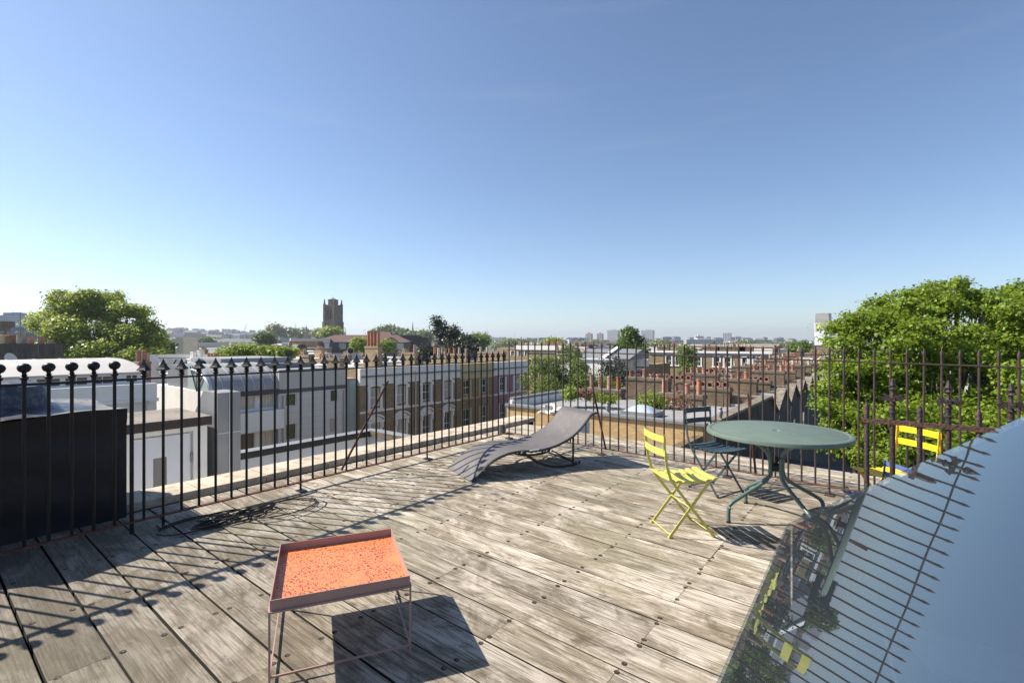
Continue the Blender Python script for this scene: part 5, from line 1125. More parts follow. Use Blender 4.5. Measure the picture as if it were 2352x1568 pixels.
for i, u in enumerate((385, 412)):
    p = atd(u, 845, 52); b = MB(); M = Matrix.Translation((p.x, p.y, zb2_))@Matrix.Rotation(YAW+.5+i*.4, 4, 'Z')
    b.box(-.9, .3, -.35, .35, .28, .36, M=M); b.box(.25, .32, -.35, .35, .3, 1.1, M=M@Matrix.Rotation(.5, 4, 'Y'))
    for k in range(5): b.box(.28, .36, -.35, .35, .42+.13*k, .49+.13*k, M=M@Matrix.Rotation(.5, 4, 'Y'))
    for sx in (-.8, .2):
        for sy in (-.3, .3): b.box(sx-.03, sx+.03, sy-.03, sy+.03, 0, .28, M=M)
    tag(b.obj('terrace_lounger', mat('dark_weave', (.03, .03, .03), .8)), ['dark slatted lounger behind the black roof railing, left one', 'dark woven lounger behind the black roof railing, right one'][i], 'sun lounger')
for i, (u, vt) in enumerate(((444, 806), (459, 803))):
    p = atd(u, 850, 47); h_ = thing('white_chimney', ['white painted chimney beside the roof railing, left one', 'white painted chimney behind the curved zinc roof, right one'][i], 'chimney', (p.x, p.y, -5)); b = MB(); zt3 = atd(u, vt+20, 47).z
    b.box(p.x-.45, p.x+.45, p.y-.35, p.y+.35, -5, zt3); b.box(p.x-.52, p.x+.52, p.y-.42, p.y+.42, zt3, zt3+.15); part('stack', b, WHITE, h_)
    for s in (-.22, .22): pot(h_, h_, (p.x+s, p.y, zt3+.15), 'roll', .62, .17, WHITE)

# ------------------------------------------------------------------ fields of roofs behind
def where(p):
    X = cY*p[0]+sY*p[1]; Y = -sY*p[0]+cY*p[1]; u = 1176+FP*X/Y
    L = [(150, 'behind the left tree'), (370, 'right of the left tree'), (470, 'below the left hillside'), (560, 'behind the curved roof'), (660, 'left of the slate church roof'), (745, 'left of the church tower'), (800, 'under the church tower'), (900, 'below the brown tiled roof'), (985, 'right of the brown tiled roof'), (1110, 'near the dark gum tree'), (1200, 'right of the dark gum tree'), (1300, 'above the birch'), (1400, 'above the right side of the birch'), (1500, 'near the cone-shaped tree'), (1600, 'left of the white cornice terrace'), (1700, 'behind the white cornice terrace'), (1800, 'left of the white-wrapped tower'), (1e9, 'near the big right tree')]
    return next(s for m, s in L if u < m)
def dist(p):
    Y = -sY*p[0]+cY*p[1]; return 'near' if Y < 75 else 'middle distance' if Y < 140 else 'farther off' if Y < 240 else 'far off'
WALLS = [(YEL, 'yellow brick'), (OLD, 'sooty brick'), (WHITE2, 'white rendered'), (BRN, 'brown brick'), (CREAM, 'cream rendered'), (WHITE2, 'white rendered'), (RED, 'red brick')]
ROOFS = [(SLATE, 'slate'), (FELT, 'grey felt'), (FELT2, 'brown felt'), (SLATE, 'slate')]
SEEN = {}
def vis(x, y, m=60):
    X = cY*x+sY*y; Y = -sY*x+cY*y
    if Y < 20: return False
    u = 1176+FP*X/Y; return -m < u < 2352+m
def town_house(x0, x1, y0, y1, zt, Yd, along):
    """generic London block: parapet walls, sunk or pitched roof, stacks with pots on the party walls"""
    wm, wn = random.choice(WALLS); rm, rn = random.choice(ROOFS); pitched = random.random() < .4
    c = ((x0+x1)/2, (y0+y1)/2); nm = '%s house, %s %s roof, %s, %s' % (wn, 'pitched' if pitched else 'flat', rn.replace('grey felt', 'grey').replace('brown felt', 'brown'), dist(c), where(c))
    t = thing('town_house', nm, 'house', (c[0], c[1], -13), 0, 'houses of the roofscape'); SEEN.setdefault(nm, []).append(t)
    b = MB()
    if pitched: b.box(x0, x1, y0, y1, -13, zt-.6)
    else:
        b.box(x0+.3, x1-.3, y0+.3, y1-.3, -13, zt-.5)
        b.box(x0, x0+.28, y0, y1, -13, zt); b.box(x1-.28, x1, y0, y1, -13, zt); b.box(x0+.29, x1-.29, y0, y0+.28, -13, zt); b.box(x0+.29, x1-.29, y1-.28, y1, -13, zt)
    part('wall', b, wm, t); b = MB()
    if pitched:
        r_ = zt+random.uniform(.5, 1.1)
        if along == 'y': xm = c[0]; b.prism([(x0-.2, y0, zt-.6), (x1+.2, y0, zt-.6), (xm, y0, r_)], (0, y1-y0, 0))
        else: ym_ = c[1]; b.prism([(x0, y0-.2, zt-.6), (x0, y1+.2, zt-.6), (x0, ym_, r_)], (x1-x0, 0, 0))
    else:
        b.box(x0+.3, x1-.3, y0+.3, y1-.3, zt-.48, zt-.4)
        if random.random() < .35: b.box(c[0]-1, c[0]+.6, c[1]-1, c[1]+1, zt-.4, zt+.7)
    part('roof', b, rm, t)
    if Yd < 260 and not pitched:
        b = MB(); b.box(x0-.06, x1+.06, y0-.06, y1+.06, zt+.002, zt+.08); b.v = b.v
        part('coping', b, random.choice([WHITE, CONC, WHITE, LEAD]), t)
    # windows on the +x and -y faces
    zs_ = [zt-2.9, zt-5.9]
    fr, gl_ = MB(), MB()
    for k in range(int((y1-y0)/2.3)):
        yc = y0+1.2+k*2.3
        for z in zs_: fr.box(x1+.002, x1+.05, yc-.62, yc+.62, z-.85, z+.85); gl_.box(x1+.052, x1+.06, yc-.45, yc+.45, z-.7, z+.7)
    for k in range(int((x1-x0)/2.3)):
        xc = x0+1.2+k*2.3
        for z in zs_: fr.box(xc-.62, xc+.62, y0-.05, y0-.002, z-.85, z+.85); gl_.box(xc-.45, xc+.45, y0-.06, y0-.052, z-.7, z+.7)
    if fr.v: fo = part('window_frames', fr, WHITE, t); part('window', gl_, DKGLASS, t)
    ns = 2 if Yd < 150 else 1
    for s in range(ns):
        L_ = random.uniform(1.6, 3.2); hz = zt+random.uniform(.5, 1.3); n = random.randint(3, 6); f = (s+.5)/ns+random.uniform(-.15, .15)
        pm = random.choice([TERRA, TERRA, BUFF, TERRA]); kd = random.choice(('roll', 'tall', 'stub')); P = [(k/(n-1), kd, random.uniform(.35, .8), pm) for k in range(n)] if Yd < 170 else []
        if along == 'y': xc = x0+(x1-x0)*f; st = (xc-L_/2, xc+L_/2, y0-.3, y0+.3)
        else: yc = y0+(y1-y0)*f; st = (x0-.3, x0+.3, yc-L_/2, yc+L_/2)
        cm = random.choice((YEL, OLD, OLD, RED, YEL))
        if Yd < 110: chimney(t, *st, zt-2, hz, P, cm, lod=1)
        else:
            b = MB(); b.box(*st, zt-2, hz)
            for k in range(n):
                g_ = (k+.5)/n; xx = st[0]+(st[1]-st[0])*g_ if along == 'y' else (st[0]+st[1])/2; yy_ = st[2]+(st[3]-st[2])*g_ if along == 'x' else (st[2]+st[3])/2
                b.box(xx-.13, xx+.13, yy_-.13, yy_+.13, hz, hz+random.uniform(.4, .8), 1)
            part('chimney', b, [cm, pm], t)
count = 0
# rows parallel to the street, to the left and centre
for (xr_, dep, z0, step, ya_, yb2) in [(-58, 9, -1.9, 6.5, 14, 60), (-74, 9, -1.5, 7, 16, 74), (-100, 10, -1.2, 8, 0, 104), (-126, 10, -.9, 10, -5, 130), (-160, 11, -.6, 12, -5, 160), (-205, 12, -.2, 16, -10, 205), (-260, 13, .0, 22, -10, 260)]:
    y = ya_+random.uniform(0, 3)
    while y < yb2:
        L_ = step*random.uniform(.8, 1.5)
        Yd = -sY*xr_+cY*y; u_ = 1176+FP*(cY*xr_+sY*y)/Yd
        skip = (700 < u_ < 960 and 105 < Yd < 235) or (Yd < 100 and 985 < u_ < 1090 and xr_ < -60) or random.random() < (.10 if Yd < 100 else .2) or (Yd < 95 and u_ < 470)
        if vis(xr_, y) and not skip: town_house(xr_-dep, xr_, y, y+L_-.05, z0+random.uniform(-.45, .45), Yd, 'y'); count += 1
        y += L_+(random.uniform(3, 8) if random.random() < .12 else 0)
# rows across the view, centre and right
for (yr_, dep, z0, step, xa_, xb2) in [(103, 9, -1.3, 8, -76, 5), (122, 10, -1.1, 9, -95, 10), (147, 10, -.8, 11, -115, 15), (180, 12, -.5, 14, -140, 22), (225, 12, -.3, 20, -175, 28), (285, 14, -.1, 26, -215, 38)]:
    x = xa_
    while x < xb2:
        L_ = step*random.uniform(.8, 1.5); Yd = -sY*x+cY*yr_; u_ = 1176+FP*(cY*x+sY*yr_)/Yd
        if vis(x, yr_) and random.random() > .16 and not (990 < u_ < 1080 and Yd < 130): town_house(x, x+L_-.05, yr_, yr_+dep, z0+random.uniform(-.4, .4), Yd, 'x'); count += 1
        x += L_
for nm, L_ in SEEN.items():
    if len(L_) > 1:
        for t_ in L_: t_['group'] = 'look-alike roofs: '+nm[:60]
print('town houses', count)

# houses of the middle distance seen between birch and white cornice terrace
def facing_terrace(label, xa, xb, Y0, ztop, band, bandz, wall, wu, wz0, wz1, name='terraced_house', roof=True, wm=DKGLASS):
    t = thing(name, label, 'house', ((xa+xb)/2, Y0+4, -13)); ops = []
    for x in wu: ops.append((x-.5, x+.5, wz0, wz1))
    b = MB(); facade(b, 'y', Y0, -1, xa, xb, -13, bandz, ops, .15); part('wall', b, wall, t)
    b = MB(); b.box(xa+.02, xb-.02, Y0+.2, Y0+9, -13, ztop-.9); part('body', b, wall, t)
    b = MB(); b.box(xa, xb, Y0-.05, Y0+.3, bandz+.002, ztop-.35); b.box(xa-.1, xb+.1, Y0-.35, Y0+.5, ztop-.348, ztop, 1); part('parapet', b, [band, WHITE], t)
    for x in wu:
        window(t, 'y', Y0, -1, x-.5, x+.5, wz0, wz1, .12, wm, WHITE)
        b = MB(); arch_strip(b, 'y', Y0-.02, Y0-.12, x, .72, wz1, .18, .22); b.box(x-.72, x-.5, Y0-.1, Y0-.01, wz0, wz1); b.box(x+.5, x+.72, Y0-.1, Y0-.01, wz0, wz1); b.box(x-.8, x+.8, Y0-.16, Y0-.01, wz0-.2, wz0); part('window_surround', b, WHITE, t)
    return t
YC = 90
ux = lambda u: aty(u, 800, YC).x
z_ = lambda u, v: aty(u, v, YC).z
wz1, wz0 = z_(1540, 819), z_(1540, 838)
ct = facing_terrace('brown brick terrace with a long white cornice and blue-grey band, behind the lying pots', ux(1490), ux(1772), YC, z_(1600, 806), mat('blue_grey_band', (.33, .37, .44), .7, 0, .06), z_(1600, 815), BRN, [ux(1536), ux(1558), ux(1603), ux(1646), ux(1671), ux(1712), ux(1726), ux(1738)], wz0, wz1)
for k, u in enumerate((1505, 1550, 1622, 1650, 1682, 1700)):
    x = ux(u); chimney(ct, x-1.2, x+1.2, YC+4, YC+4.8, -3, z_(u, 796), [(0, 'tall', .5, BUFF), (.4, 'tall', .5, BUFF), (.8, 'tall', .5, BUFF)] if k != 2 else [(0, 'stub', .3, TERRA)], OLD, lod=1)
# white houses
YW = 66
ux = lambda u, Y=YW: aty(u, 800, Y).x
z_ = lambda u, v, Y=YW: aty(u, v, Y).z
w1 = facing_terrace('white painted house with two arched windows, behind the short red pots', ux(1413), ux(1452), YW, z_(1440, 826), WHITE, z_(1440, 842), WHITE2, [ux(1423.5), ux(1442)], z_(1440, 872), z_(1440, 856), wm=DKGLASS)
w3 = thing('terraced_house', 'long white parapet wall with slate roof and grey moulding, behind the birch', 'house', (ux(1370), YW, -13))
xa, xb = aty(1350, 835, 62).x, aty(1411, 835, 62).x; b = MB(); b.box(xa-6, xb, 62, 70, -13, aty(1400, 824, 62).z); part('wall', b, WHITE2, w3)
b = MB(); b.box(xa-6, xb+.1, 61.8, 61.99, aty(1400, 829, 62).z, aty(1400, 826.5, 62).z); part('moulding', b, MOULD, w3)
zt5 = aty(1400, 824, 62).z; b = MB(); b.prism([(xa-3, 63, zt5+.01), (xa-3, 70, zt5+.01), (xa-3, 67.5, zt5+1.3)], (9, 0, 0)); part('roof', b, mat('lead_grey_tiles', (.2, .21, .22), .5), w3)
b = MB(); b.prism([(xa+1.8, 62.6, zt5+.02), (xa+2.4, 62.6, zt5+.02), (xa+2.4, 67.4, zt5+1.5), (xa+1.8, 67.4, zt5+1.5)], (0, .2, .2)); part('ridge_board', b, WHITE, w3)
w5 = facing_terrace('white and buff house end with one tall window, right of the white painted house', ux(1453.5), ux(1482), YW+1, z_(1470, 824), WHITE, z_(1470, 842), YEL, [ux(1463)], z_(1463, 874), z_(1463, 852))
chimney(w1, ux(1405), ux(1440), YW+3, YW+3.8, -4, z_(1420, 812), [(k/5, 'roll', .7, BUFF) for k in range(6)], YEL)
yt = thing('terraced_house', 'yellow brick and white houses with arched windows, above the birch on the left', 'house', (-30, 100, -13))
Yq = 104; ux2 = lambda u: aty(u, 800, Yq).x; zq = lambda v: aty(1200, v, Yq).z
ws = [ux2(u) for u in (1178, 1195, 1209.5, 1225, 1252, 1265.5)]; b = MB(); ops = [(x-.6, x+.6, zq(817), zq(807)) for x in ws]; facade(b, 'y', Yq, -1, ux2(1140), ux2(1290), -13, zq(803), ops, .15); b.box(ux2(1140), ux2(1290), Yq+.2, Yq+9, -13, zq(799)); part('wall', b, YEL, yt)
b = MB(); b.box(ux2(1186), ux2(1290), Yq-.3, Yq+.18, zq(803)+.01, zq(793)); part('parapet', b, WHITE2, yt)
for x in ws:
    window(yt, 'y', Yq, -1, x-.6, x+.6, zq(817), zq(807)); b = MB(); arch_strip(b, 'y', Yq-.02, Yq-.12, x, .8, zq(807), .2, .22); b.box(x-.8, x-.6, Yq-.1, Yq-.01, zq(817), zq(807)); b.box(x+.6, x+.8, Yq-.1, Yq-.01, zq(817), zq(807)); part('window_surround', b, WHITE, yt)
for k in range(7): x = ux2(1180+15*k); chimney(yt, x-.9, x+.9, Yq+3, Yq+3.8, -3, zq(791), [(j/4, 'tall', 1.0 if k > 3 else .6, TERRA if k > 3 else BUFF) for j in range(5)], OLD, lod=1)

for k, (u0, u1, ve, vr, Y, lb) in enumerate(((1772, 1850, 856, 822, 66, 'old brown tiled hipped roof behind the cream pots, left one'), (1835, 1925, 862, 817, 72, 'old brown tiled hipped roof beside the big right tree'))):
    TL = mat('old_mossy_tiles', (.16, .13, .10), .95, 0, .35, 3, .6, 12, col2=(.32, .29, .24), thr=(.52, .64), aniso=(1, 1, 5))
    p, q = atd(u0, ve, Y), atd(u1, ve, Y); zr_ = atd(u0, vr, Y+4).z; t = thing('tiled_house', lb, 'house', ((p.x+q.x)/2, (p.y+q.y)/2, -13)); x0_, x1_ = p.x, q.x+3; y0_ = p.y
    b = MB(); b.box(x0_, x1_, y0_, y0_+8.5, -13, p.z-.1); part('wall', b, OLD, t)
    b = MB(); A_ = [(x0_-.3, y0_-.3, p.z), (x1_+.3, y0_-.3, p.z), (x1_+.3, y0_+8.8, p.z), (x0_-.3, y0_+8.8, p.z)]; r0, r1 = (x0_+2.5, y0_+4.2, zr_), (x1_-2.5, y0_+4.2, zr_)
    b.quad(A_[0], A_[1], r1, r0); b.quad(A_[2], A_[3], r0, r1); b.poly([A_[3], A_[0], r0]); b.poly([A_[1], A_[2], r1]); b.quad(*A_[::-1]); part('roof', b, TL, t)
    b = MB(); b.tube([A_[1], r1], .12, 5); b.tube([A_[0], r0], .1, 5); b.tube([r0, r1], .12, 5); part('ridge', b, CREAM, t)
    chimney(t, x0_+1, x0_+2.4, y0_+4, y0_+4.8, p.z-1, zr_+.5, [(0, 'stub', .3, TERRA), (1, 'stub', .3, TERRA)], RED)

# ------------------------------------------------------------------ landmarks
def oriented(name, label, cat, u, v, Y, rz=YAW):
    p = atd(u, v, Y); return thing(name, label, cat, (p.x, p.y, p.z), rz)
def opart(name, b, m, t, par=None, smooth=False): return b.obj(name, m, par or t, smooth=smooth)
# church tower (local axes: x right, y away, z up, base at the pixel given)
Yt = 300; s = Yt/FP; ch = oriented('church_tower', 'tall square stone church tower with corner pinnacles, standing over the roofs', 'church tower', 765, 790, Yt, YAW-.33)
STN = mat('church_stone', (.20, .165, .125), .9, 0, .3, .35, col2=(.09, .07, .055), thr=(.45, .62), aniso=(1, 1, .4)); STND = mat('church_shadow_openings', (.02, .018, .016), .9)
hw = 13.8*s; ztw = (790-700.5)*s
b = MB(); b.box(-hw, hw, -hw, hw, -18, ztw); b.box(-hw-.25, hw+.25, -hw-.25, hw+.25, ztw*.56, ztw*.58); b.box(-hw-.3, hw+.3, -hw-.3, hw+.3, ztw-.5, ztw-.1); part_w = opart('wall', b, STN, ch)
b = MB()
for sx in (-1, 1):
    for sy in (-1, 1):
        cx, cy = sx*(hw-.2), sy*(hw-.2); b.box(cx-.95, cx+.95, cy-.95, cy+.95, -18, ztw*.57); b.box(cx-.6, cx+.6, cy-.6, cy+.6, ztw*.57, ztw+.5)
opart('buttress', b, STN, ch)
for sx in (-1, 1):
    for sy in (-1, 1):
        b = MB(); cx, cy = sx*(hw-.2), sy*(hw-.2); b.lathe((cx, cy, ztw+.5), [(.5, 0), (.5, .9), (.68, 1.0), (.36, 1.3), (.34, 2.0), (.5, 2.2), (.1, 3.0)], 8); opart('pinnacle', b, STN, ch)
b = MB(); b.lathe((0, 0, ztw), [(hw*.84, 0), (hw*.84, 2.9), (hw*.89, 3.0), (hw*.89, 3.3)], 8, rot=math.pi/8); b.lathe((0, 0, ztw+3.3), [(hw*.7, 0), (.1, 1.2)], 8, rot=math.pi/8); b.tube([(0, 0, ztw+3.5), (0, 0, ztw+6)], .08, 4); opart('lantern', b, STN, ch)
for ax in (0, 1):
    M = Matrix.Rotation(-math.pi/2*ax, 4, 'Z')
    for (cx, w_, z0, z1) in ((-1.5, 1.0, ztw*.10, ztw*.44), (1.5, 1.0, ztw*.10, ztw*.44), (-1.3, .9, ztw*.64, ztw*.88), (.0, .9, ztw*.64, ztw*.90), (1.3, .9, ztw*.64, ztw*.88)):
        b = MB(); P = [(cx-w_/2, -hw-.02, z0), (cx+w_/2, -hw-.02, z0), (cx+w_/2, -hw-.02, z1-.6), (cx, -hw-.02, z1), (cx-w_/2, -hw-.02, z1-.6)]
        b.prism([M@Vector(p) for p in P], M.to_3x3()@Vector((0, .06, 0))); b2 = MB()
        for q in range(2): b2.tube([M@Vector((cx-w_/2-.14, -hw-.12, z0)), M@Vector((cx-w_/2-.14, -hw-.12, z1-.6)), M@Vector((cx, -hw-.12, z1+.25)), M@Vector((cx+w_/2+.14, -hw-.12, z1-.6)), M@Vector((cx+w_/2+.14, -hw-.12, z0))], .13, 4)
        wo = opart('belfry_opening', b, STND, ch); b2.obj('moulding', mat('pale_church_stone', (.34, .29, .22), .9), wo)
# slate church roof
Yn = 175; nv = oriented('church_nave', 'steep dark slate church roof with a pale stone gable coping', 'church', 690, 790, Yn); s = Yn/FP
b = MB(); b.box(-26*s, 40*s, 0, 12, -14, 1); opart('wall', b, OLD, nv)
b = MB(); b.prism([(-30*s, -.3, -26*s+2), (-40*s+0, 6, 13*s), (-30*s, 12.3, -26*s+2)], (95*s, 0, 0)); opart('roof', b, mat('dark_blue_slate', (.035, .04, .055), .7, 0, .1, 1), nv)
b = MB(); b.prism([(-31*s, -.6, -27*s+1), (-41*s, 5.9, 14*s), (-38.5*s, 5.9, 14*s), (-28*s, -.6, -27*s+1)], (0, .5, 0)); opart('gable_coping', b, CREAM, nv)
dg = oriented('gabled_dormer_tower', 'small grey stone gable turret in front of the slate church roof', 'turret', 858*.5+0+0, 800, 120) if 0 else oriented('gabled_turret', 'small grey stone gable turret in front of the slate church roof', 'turret', 865, 800, 120)
p = atd(698+168*0, 800, 120); p = atd((700+1075*.1531)/1.2755, 803, 110); dg.location = p; s = 110/FP
b = MB(); b.box(-11*s, 12*s, 0, 3.5, -8, 4*s); b.prism([(3*s, -.1, 4*s), (13*s, -.1, 4*s), (8*s, -.1, 12*s)], (0, 3.6, 0)); opart('wall', b, DKCONC, dg)
b = MB(); b.prism([(-12*s, -.2, 3.5*s), (-12*s, 3.7, 3.5*s), (-12*s, 1.8, 12.5*s)], (18*s, 0, 0)); opart('roof', b, mat('grey_slate_roof', (.2, .2, .19), .8), dg)
# brown tiled long building
Yb = 190; sb = oriented('tiled_roof_hall', 'long low brick hall with a hipped brown tiled roof and white windows', 'building', 820, 784, Yb, YAW+.06); s = Yb/FP
TILE = mat('brown_tiles', (.125, .065, .048), .85, 0, .15, .8, aniso=(1, 1, 6))
x0, x1 = -98*s, 118*s
b = MB(); b.box(x0+.4, x1-.4, 0, 14, -14, -.15); opart('wall', b, [mat('hall_brick', (.12, .10, .075), .9, 0, .15, .6)], sb)
b = MB(); k = 0
def hip(b, xa, xb, ya_, yb_, z0, z1, ins):
    A_ = [(xa, ya_, z0), (xb, ya_, z0), (xb, yb_, z0), (xa, yb_, z0)]; r0, r1 = (xa+ins, (ya_+yb_)/2, z1), (xb-ins, (ya_+yb_)/2, z1)
    b.quad(A_[0], A_[1], r1, r0); b.quad(A_[2], A_[3], r0, r1); b.poly([A_[3], A_[0], r0]); b.poly([A_[1], A_[2], r1]); b.quad(*A_[::-1])
hip(b, x0, x1, -.5, 14.5, 0, 15.5*s, 36*s); b.prism([(62*s-0, -1.2, 0), (95*s, -1.2, 0), (78*s, -1.2, 10*s)], (0, 8, 0)); hip(b, 20*s, 75*s, 6, 22, 8*s, 24*s, 16*s); opart('roof', b, TILE, sb)
b = MB(); b.box(x0+.1, x1-.1, -.62, -.5, -.25, .0); opart('gutter', b, WHITE, sb)
for u in (787, 815, 843, 881, 918): 
    xx = (u-820)*s; b = MB(); b.box(xx-1.25, xx+1.25, -.06, -.01, -2.9, -.7); wo = opart('window', b, CURT, sb)
    b = MB()
    for q in (-1.25, -.45, .35, 1.17): b.box(xx+q, xx+q+.09, -.1, -.06, -2.9, -.7)
    b.box(xx-1.25, xx+1.25, -.12, -.1, -.78, -.7); b.box(xx-1.25, xx+1.25, -.12, -.1, -2.95, -2.85); b.obj('frame', WHITE, wo)
db = oriented('charcoal_block', 'plain charcoal slab-like building right of the brown tiled roof', 'building', 960, 800, 200); s = 200/FP
b = MB(); b.box(-34*s, 0, 0, 9, -14, 29*s); b.box(0, 22*s, 1, 9, -14, 25*s); b.box(-44*s, -34*s, 2, 9, -14, 31*s, 1); opart('wall', b, [mat('charcoal', (.035, .038, .042), .8), RED], db)
b = MB(); b.box(-43*s, -5*s, -.1, 8, 29*s, 31*s); opart('roof', b, SLATE, db)
# distant spire, cupola, cranes, masts
sp = oriented('church_spire', 'thin dark needle spire on the horizon above pale trees', 'church spire', 948, 768, 800); s = 800/FP; b = MB(); b.lathe((0, 0, -10), [(4*s, 0), (4*s, 10+2*s), (2.4*s, 10+4*s), (.25*s, 10+30*s)], 8); opart('spire', b, mat('spire_slate', (.07, .075, .085), .8), sp)
cu = oriented('clock_cupola', 'small stone turret with a dome left of the church tower', 'turret', 701, 775, 420); s = 420/FP; b = MB(); b.box(-5*s, 5*s, 0, 8, -20, 3*s); b.box(-3*s, 3*s, 0, 4, 3*s, 12*s); b.lathe((0, 2, 12*s), [(3.4*s, 0), (3*s, 4*s), (2.6*s, 9*s), (1.8*s, 12*s), (.4*s, 14*s), (.2*s, 18*s)], 8); opart('turret', b, mat('turret_stone', (.3, .24, .17), .9), cu)
def crane(u0, v0, u1, v1, Y, lb):
    p, q = atd(u0, v0, Y), atd(u1, v1, Y); b = MB(); r = .00045*Y
    b.tube([(p.x, p.y, p.z-20), p], r*1.4, 4)
    for k in range(8):
        a_, c_ = p.lerp(q, k/8), p.lerp(q, (k+1)/8); o_ = Vector((0, 0, r*(6-.5*k))); b.tube([a_, c_+o_], r*.35, 4); b.tube([a_+o_, c_], r*.35, 4)
    b.tube([p, q], r*.6, 4); b.tube([p+Vector((0, 0, 6*r)), q], r*.5, 4); tag(b.obj('tower_crane', mat('crane_grey', (.35, .36, .38), .6)), lb, 'crane')
crane(561, 762, 567, 741, 900, 'pale slanting tower crane jib on the left horizon'); 
for (u, v0, v1, lb) in ((863*.1+0, 0, 0, ''),):
    pass
for (u, vt, lb) in ((865.5/1.2755+0, 741, 'left of two thin radio masts above the pale trees'), ((700+1090*.1531)/1.2755, 745, 'right of two thin radio masts above the pale trees'), ((1050+2220*.17)/1.2755, 753, 'thin mast on the horizon right of the gum tree'), ((1440+348*.1913)/1.2755, 764, 'thin mast above the yellow brick houses')):
    p, q = atd(u, 790, 900), atd(u, vt, 900); tag((lambda b: (b.tube([p, q], [.5, .2], 5), b.obj('radio_mast', mat('mast_grey', (.4, .4, .42), .6)))[1])(MB()), lb, 'mast')

def tower(label, u0, u1, vt, vb, Y, wall, win, rows, cols, side=None, rz=YAW+.35, dep=None, name='tower_block', extra=None, wfrac=(.6, .5), cat='tower block', parts=None):
    """far block: corner on, front on -y; windows as real recessed-looking dark panels"""
    s = Y/FP; W_ = (u1-u0)*s; uc = (u0+u1)/2; t = oriented(name, label, cat, uc, vb, Y, rz); H_ = (vb-vt)*s; D_ = dep or W_*.6
    k = abs(math.cos(rz-YAW)); kk = abs(math.sin(rz-YAW)); hw = (W_-D_*kk)/k/2 if W_ > D_*kk else W_/2
    b = MB(); b.box(-hw, hw, 0, D_, -25, H_); opart('wall', b, wall, t)
    rh = H_/rows
    for r in range(rows):
        b = MB()
        for c in range(cols):
            cw = 2*hw/cols; x = -hw+cw*(c+.5); b.box(x-cw*wfrac[0]/2, x+cw*wfrac[0]/2, -.08, -.02, rh*(r+.25), rh*(r+.25+wfrac[1]))
        nc = max(1, int(cols*D_/(2*hw)))
        for c in range(nc):
            cw = D_/nc; y = cw*(c+.5)
            for sx in (-1, 1): b.box(sx*(hw+.02), sx*(hw+.08), y-cw*wfrac[0]/2, y+cw*wfrac[0]/2, rh*(r+.25), rh*(r+.25+wfrac[1])) if sx > 0 else b.box(-hw-.08, -hw-.02, y-cw*wfrac[0]/2, y+cw*wfrac[0]/2, rh*(r+.25), rh*(r+.25+wfrac[1]))
        opart('window_row', b, win, t)
    b = MB(); b.box(-hw*.35, hw*.35, D_*.3, D_*.7, H_, H_+.05*H_+1.2); opart('plant_room', b, wall, t)
    return t, s, hw, D_, H_
TW = mat('tower_white', (.55, .53, .52), .7, 0, .05, .1); TB = mat('tower_blue_grey', (.22, .27, .34), .5, 0, .1, .1); TBR = mat('tower_brown', (.30, .21, .19), .8, 0, .06, .1); FW = mat('far_window', (.13, .14, .16), .4); FWP = mat('far_window_pink', (.30, .24, .23), .5)
tower('small brown and white tower block, left of two equal ones on the right horizon', 1343, 1360, 766, 796, 1300, TBR, TW, 12, 3, rz=YAW-.5, wfrac=(.35, .5)); tower('small brown and white tower block, right of two equal ones on the right horizon', 1369, 1385, 766, 796, 1300, TBR, TW, 12, 3, rz=YAW-.5, wfrac=(.35, .5))
tower('broad white tower block left of the cone-shaped tree', 1392, 1422, 758, 795, 1500, TW, FWP, 16, 7, rz=YAW-.45); tower('white tower block half hidden behind the cone-shaped tree', 1427, 1460, 758, 795, 1550, TW, FWP, 16, 7, rz=YAW-.45)
tower('broad white tower block right of the cone-shaped tree', 1470, 1502.5, 758, 790, 1500, TW, FWP, 14, 7, rz=YAW-.45)
tower('slim white and dark tower block above the white office complex', 1659, 1680, 764.5, 783, 1100, TW, FW, 10, 5, rz=YAW-.55, wfrac=(.5, .75))
tower('white office complex with rows of square windows, under the roof antennas', 1575, 1663, 779.5, 806, 620, TW, FW, 6, 24, rz=YAW-.2, name='office_building', cat='office building', dep=26, wfrac=(.55, .6))
tower('plant floor with antennas on top of the white office complex', 1598, 1617, 772, 782, 660, TW, FW, 2, 6, rz=YAW, name='office_building', cat='office building')
b = MB()
for u in (1600, 1603, 1607, 1611, 1615): p, q = atd(u, 775, 650), atd(u, 767+random.uniform(-1, 1), 650); b.tube([p, q], .25, 4)
tag(b.obj('antenna_cluster', mat('mast_grey', (.4, .4, .42), .6)), 'cluster of thin antennas above the white office complex', 'antennas')
tower('low blue-grey glass building with white lines, between tower and office complex', 1502, 1580, 785, 797, 900, TB, TW, 3, 4, rz=YAW, name='office_building', cat='office building', wfrac=(.95, .2))
tower('long white low building right of the office complex', 1662, 1712, 786, 796, 800, TW, FW, 2, 14, rz=YAW-.2, name='office_building', cat='office building')
tower('cream office building with a window grid and darker right end', 1716, 1774, 780, 801, 620, mat('office_cream', (.46, .43, .36), .8), FW, 4, 16, rz=YAW-.3, name='office_building', cat='office building', dep=18)
tower('low stadium stand with a red roof section', 1773, 1832, 788, 797, 1500, mat('stand_grey', (.4, .38, .37), .8), mat('stand_red', (.35, .08, .07), .8), 1, 3, rz=YAW, name='stadium', cat='stadium')
tower('red brick block left of the white-wrapped tower', 1846, 1868, 788, 798, 700, RED, TW, 3, 6, rz=YAW, name='office_building', cat='office building')
tower('blue-grey hospital-like slab on the centre-right horizon', 1300, 1338, 776, 783, 1800, TB, TW, 3, 8, rz=YAW, name='office_building', cat='office building')
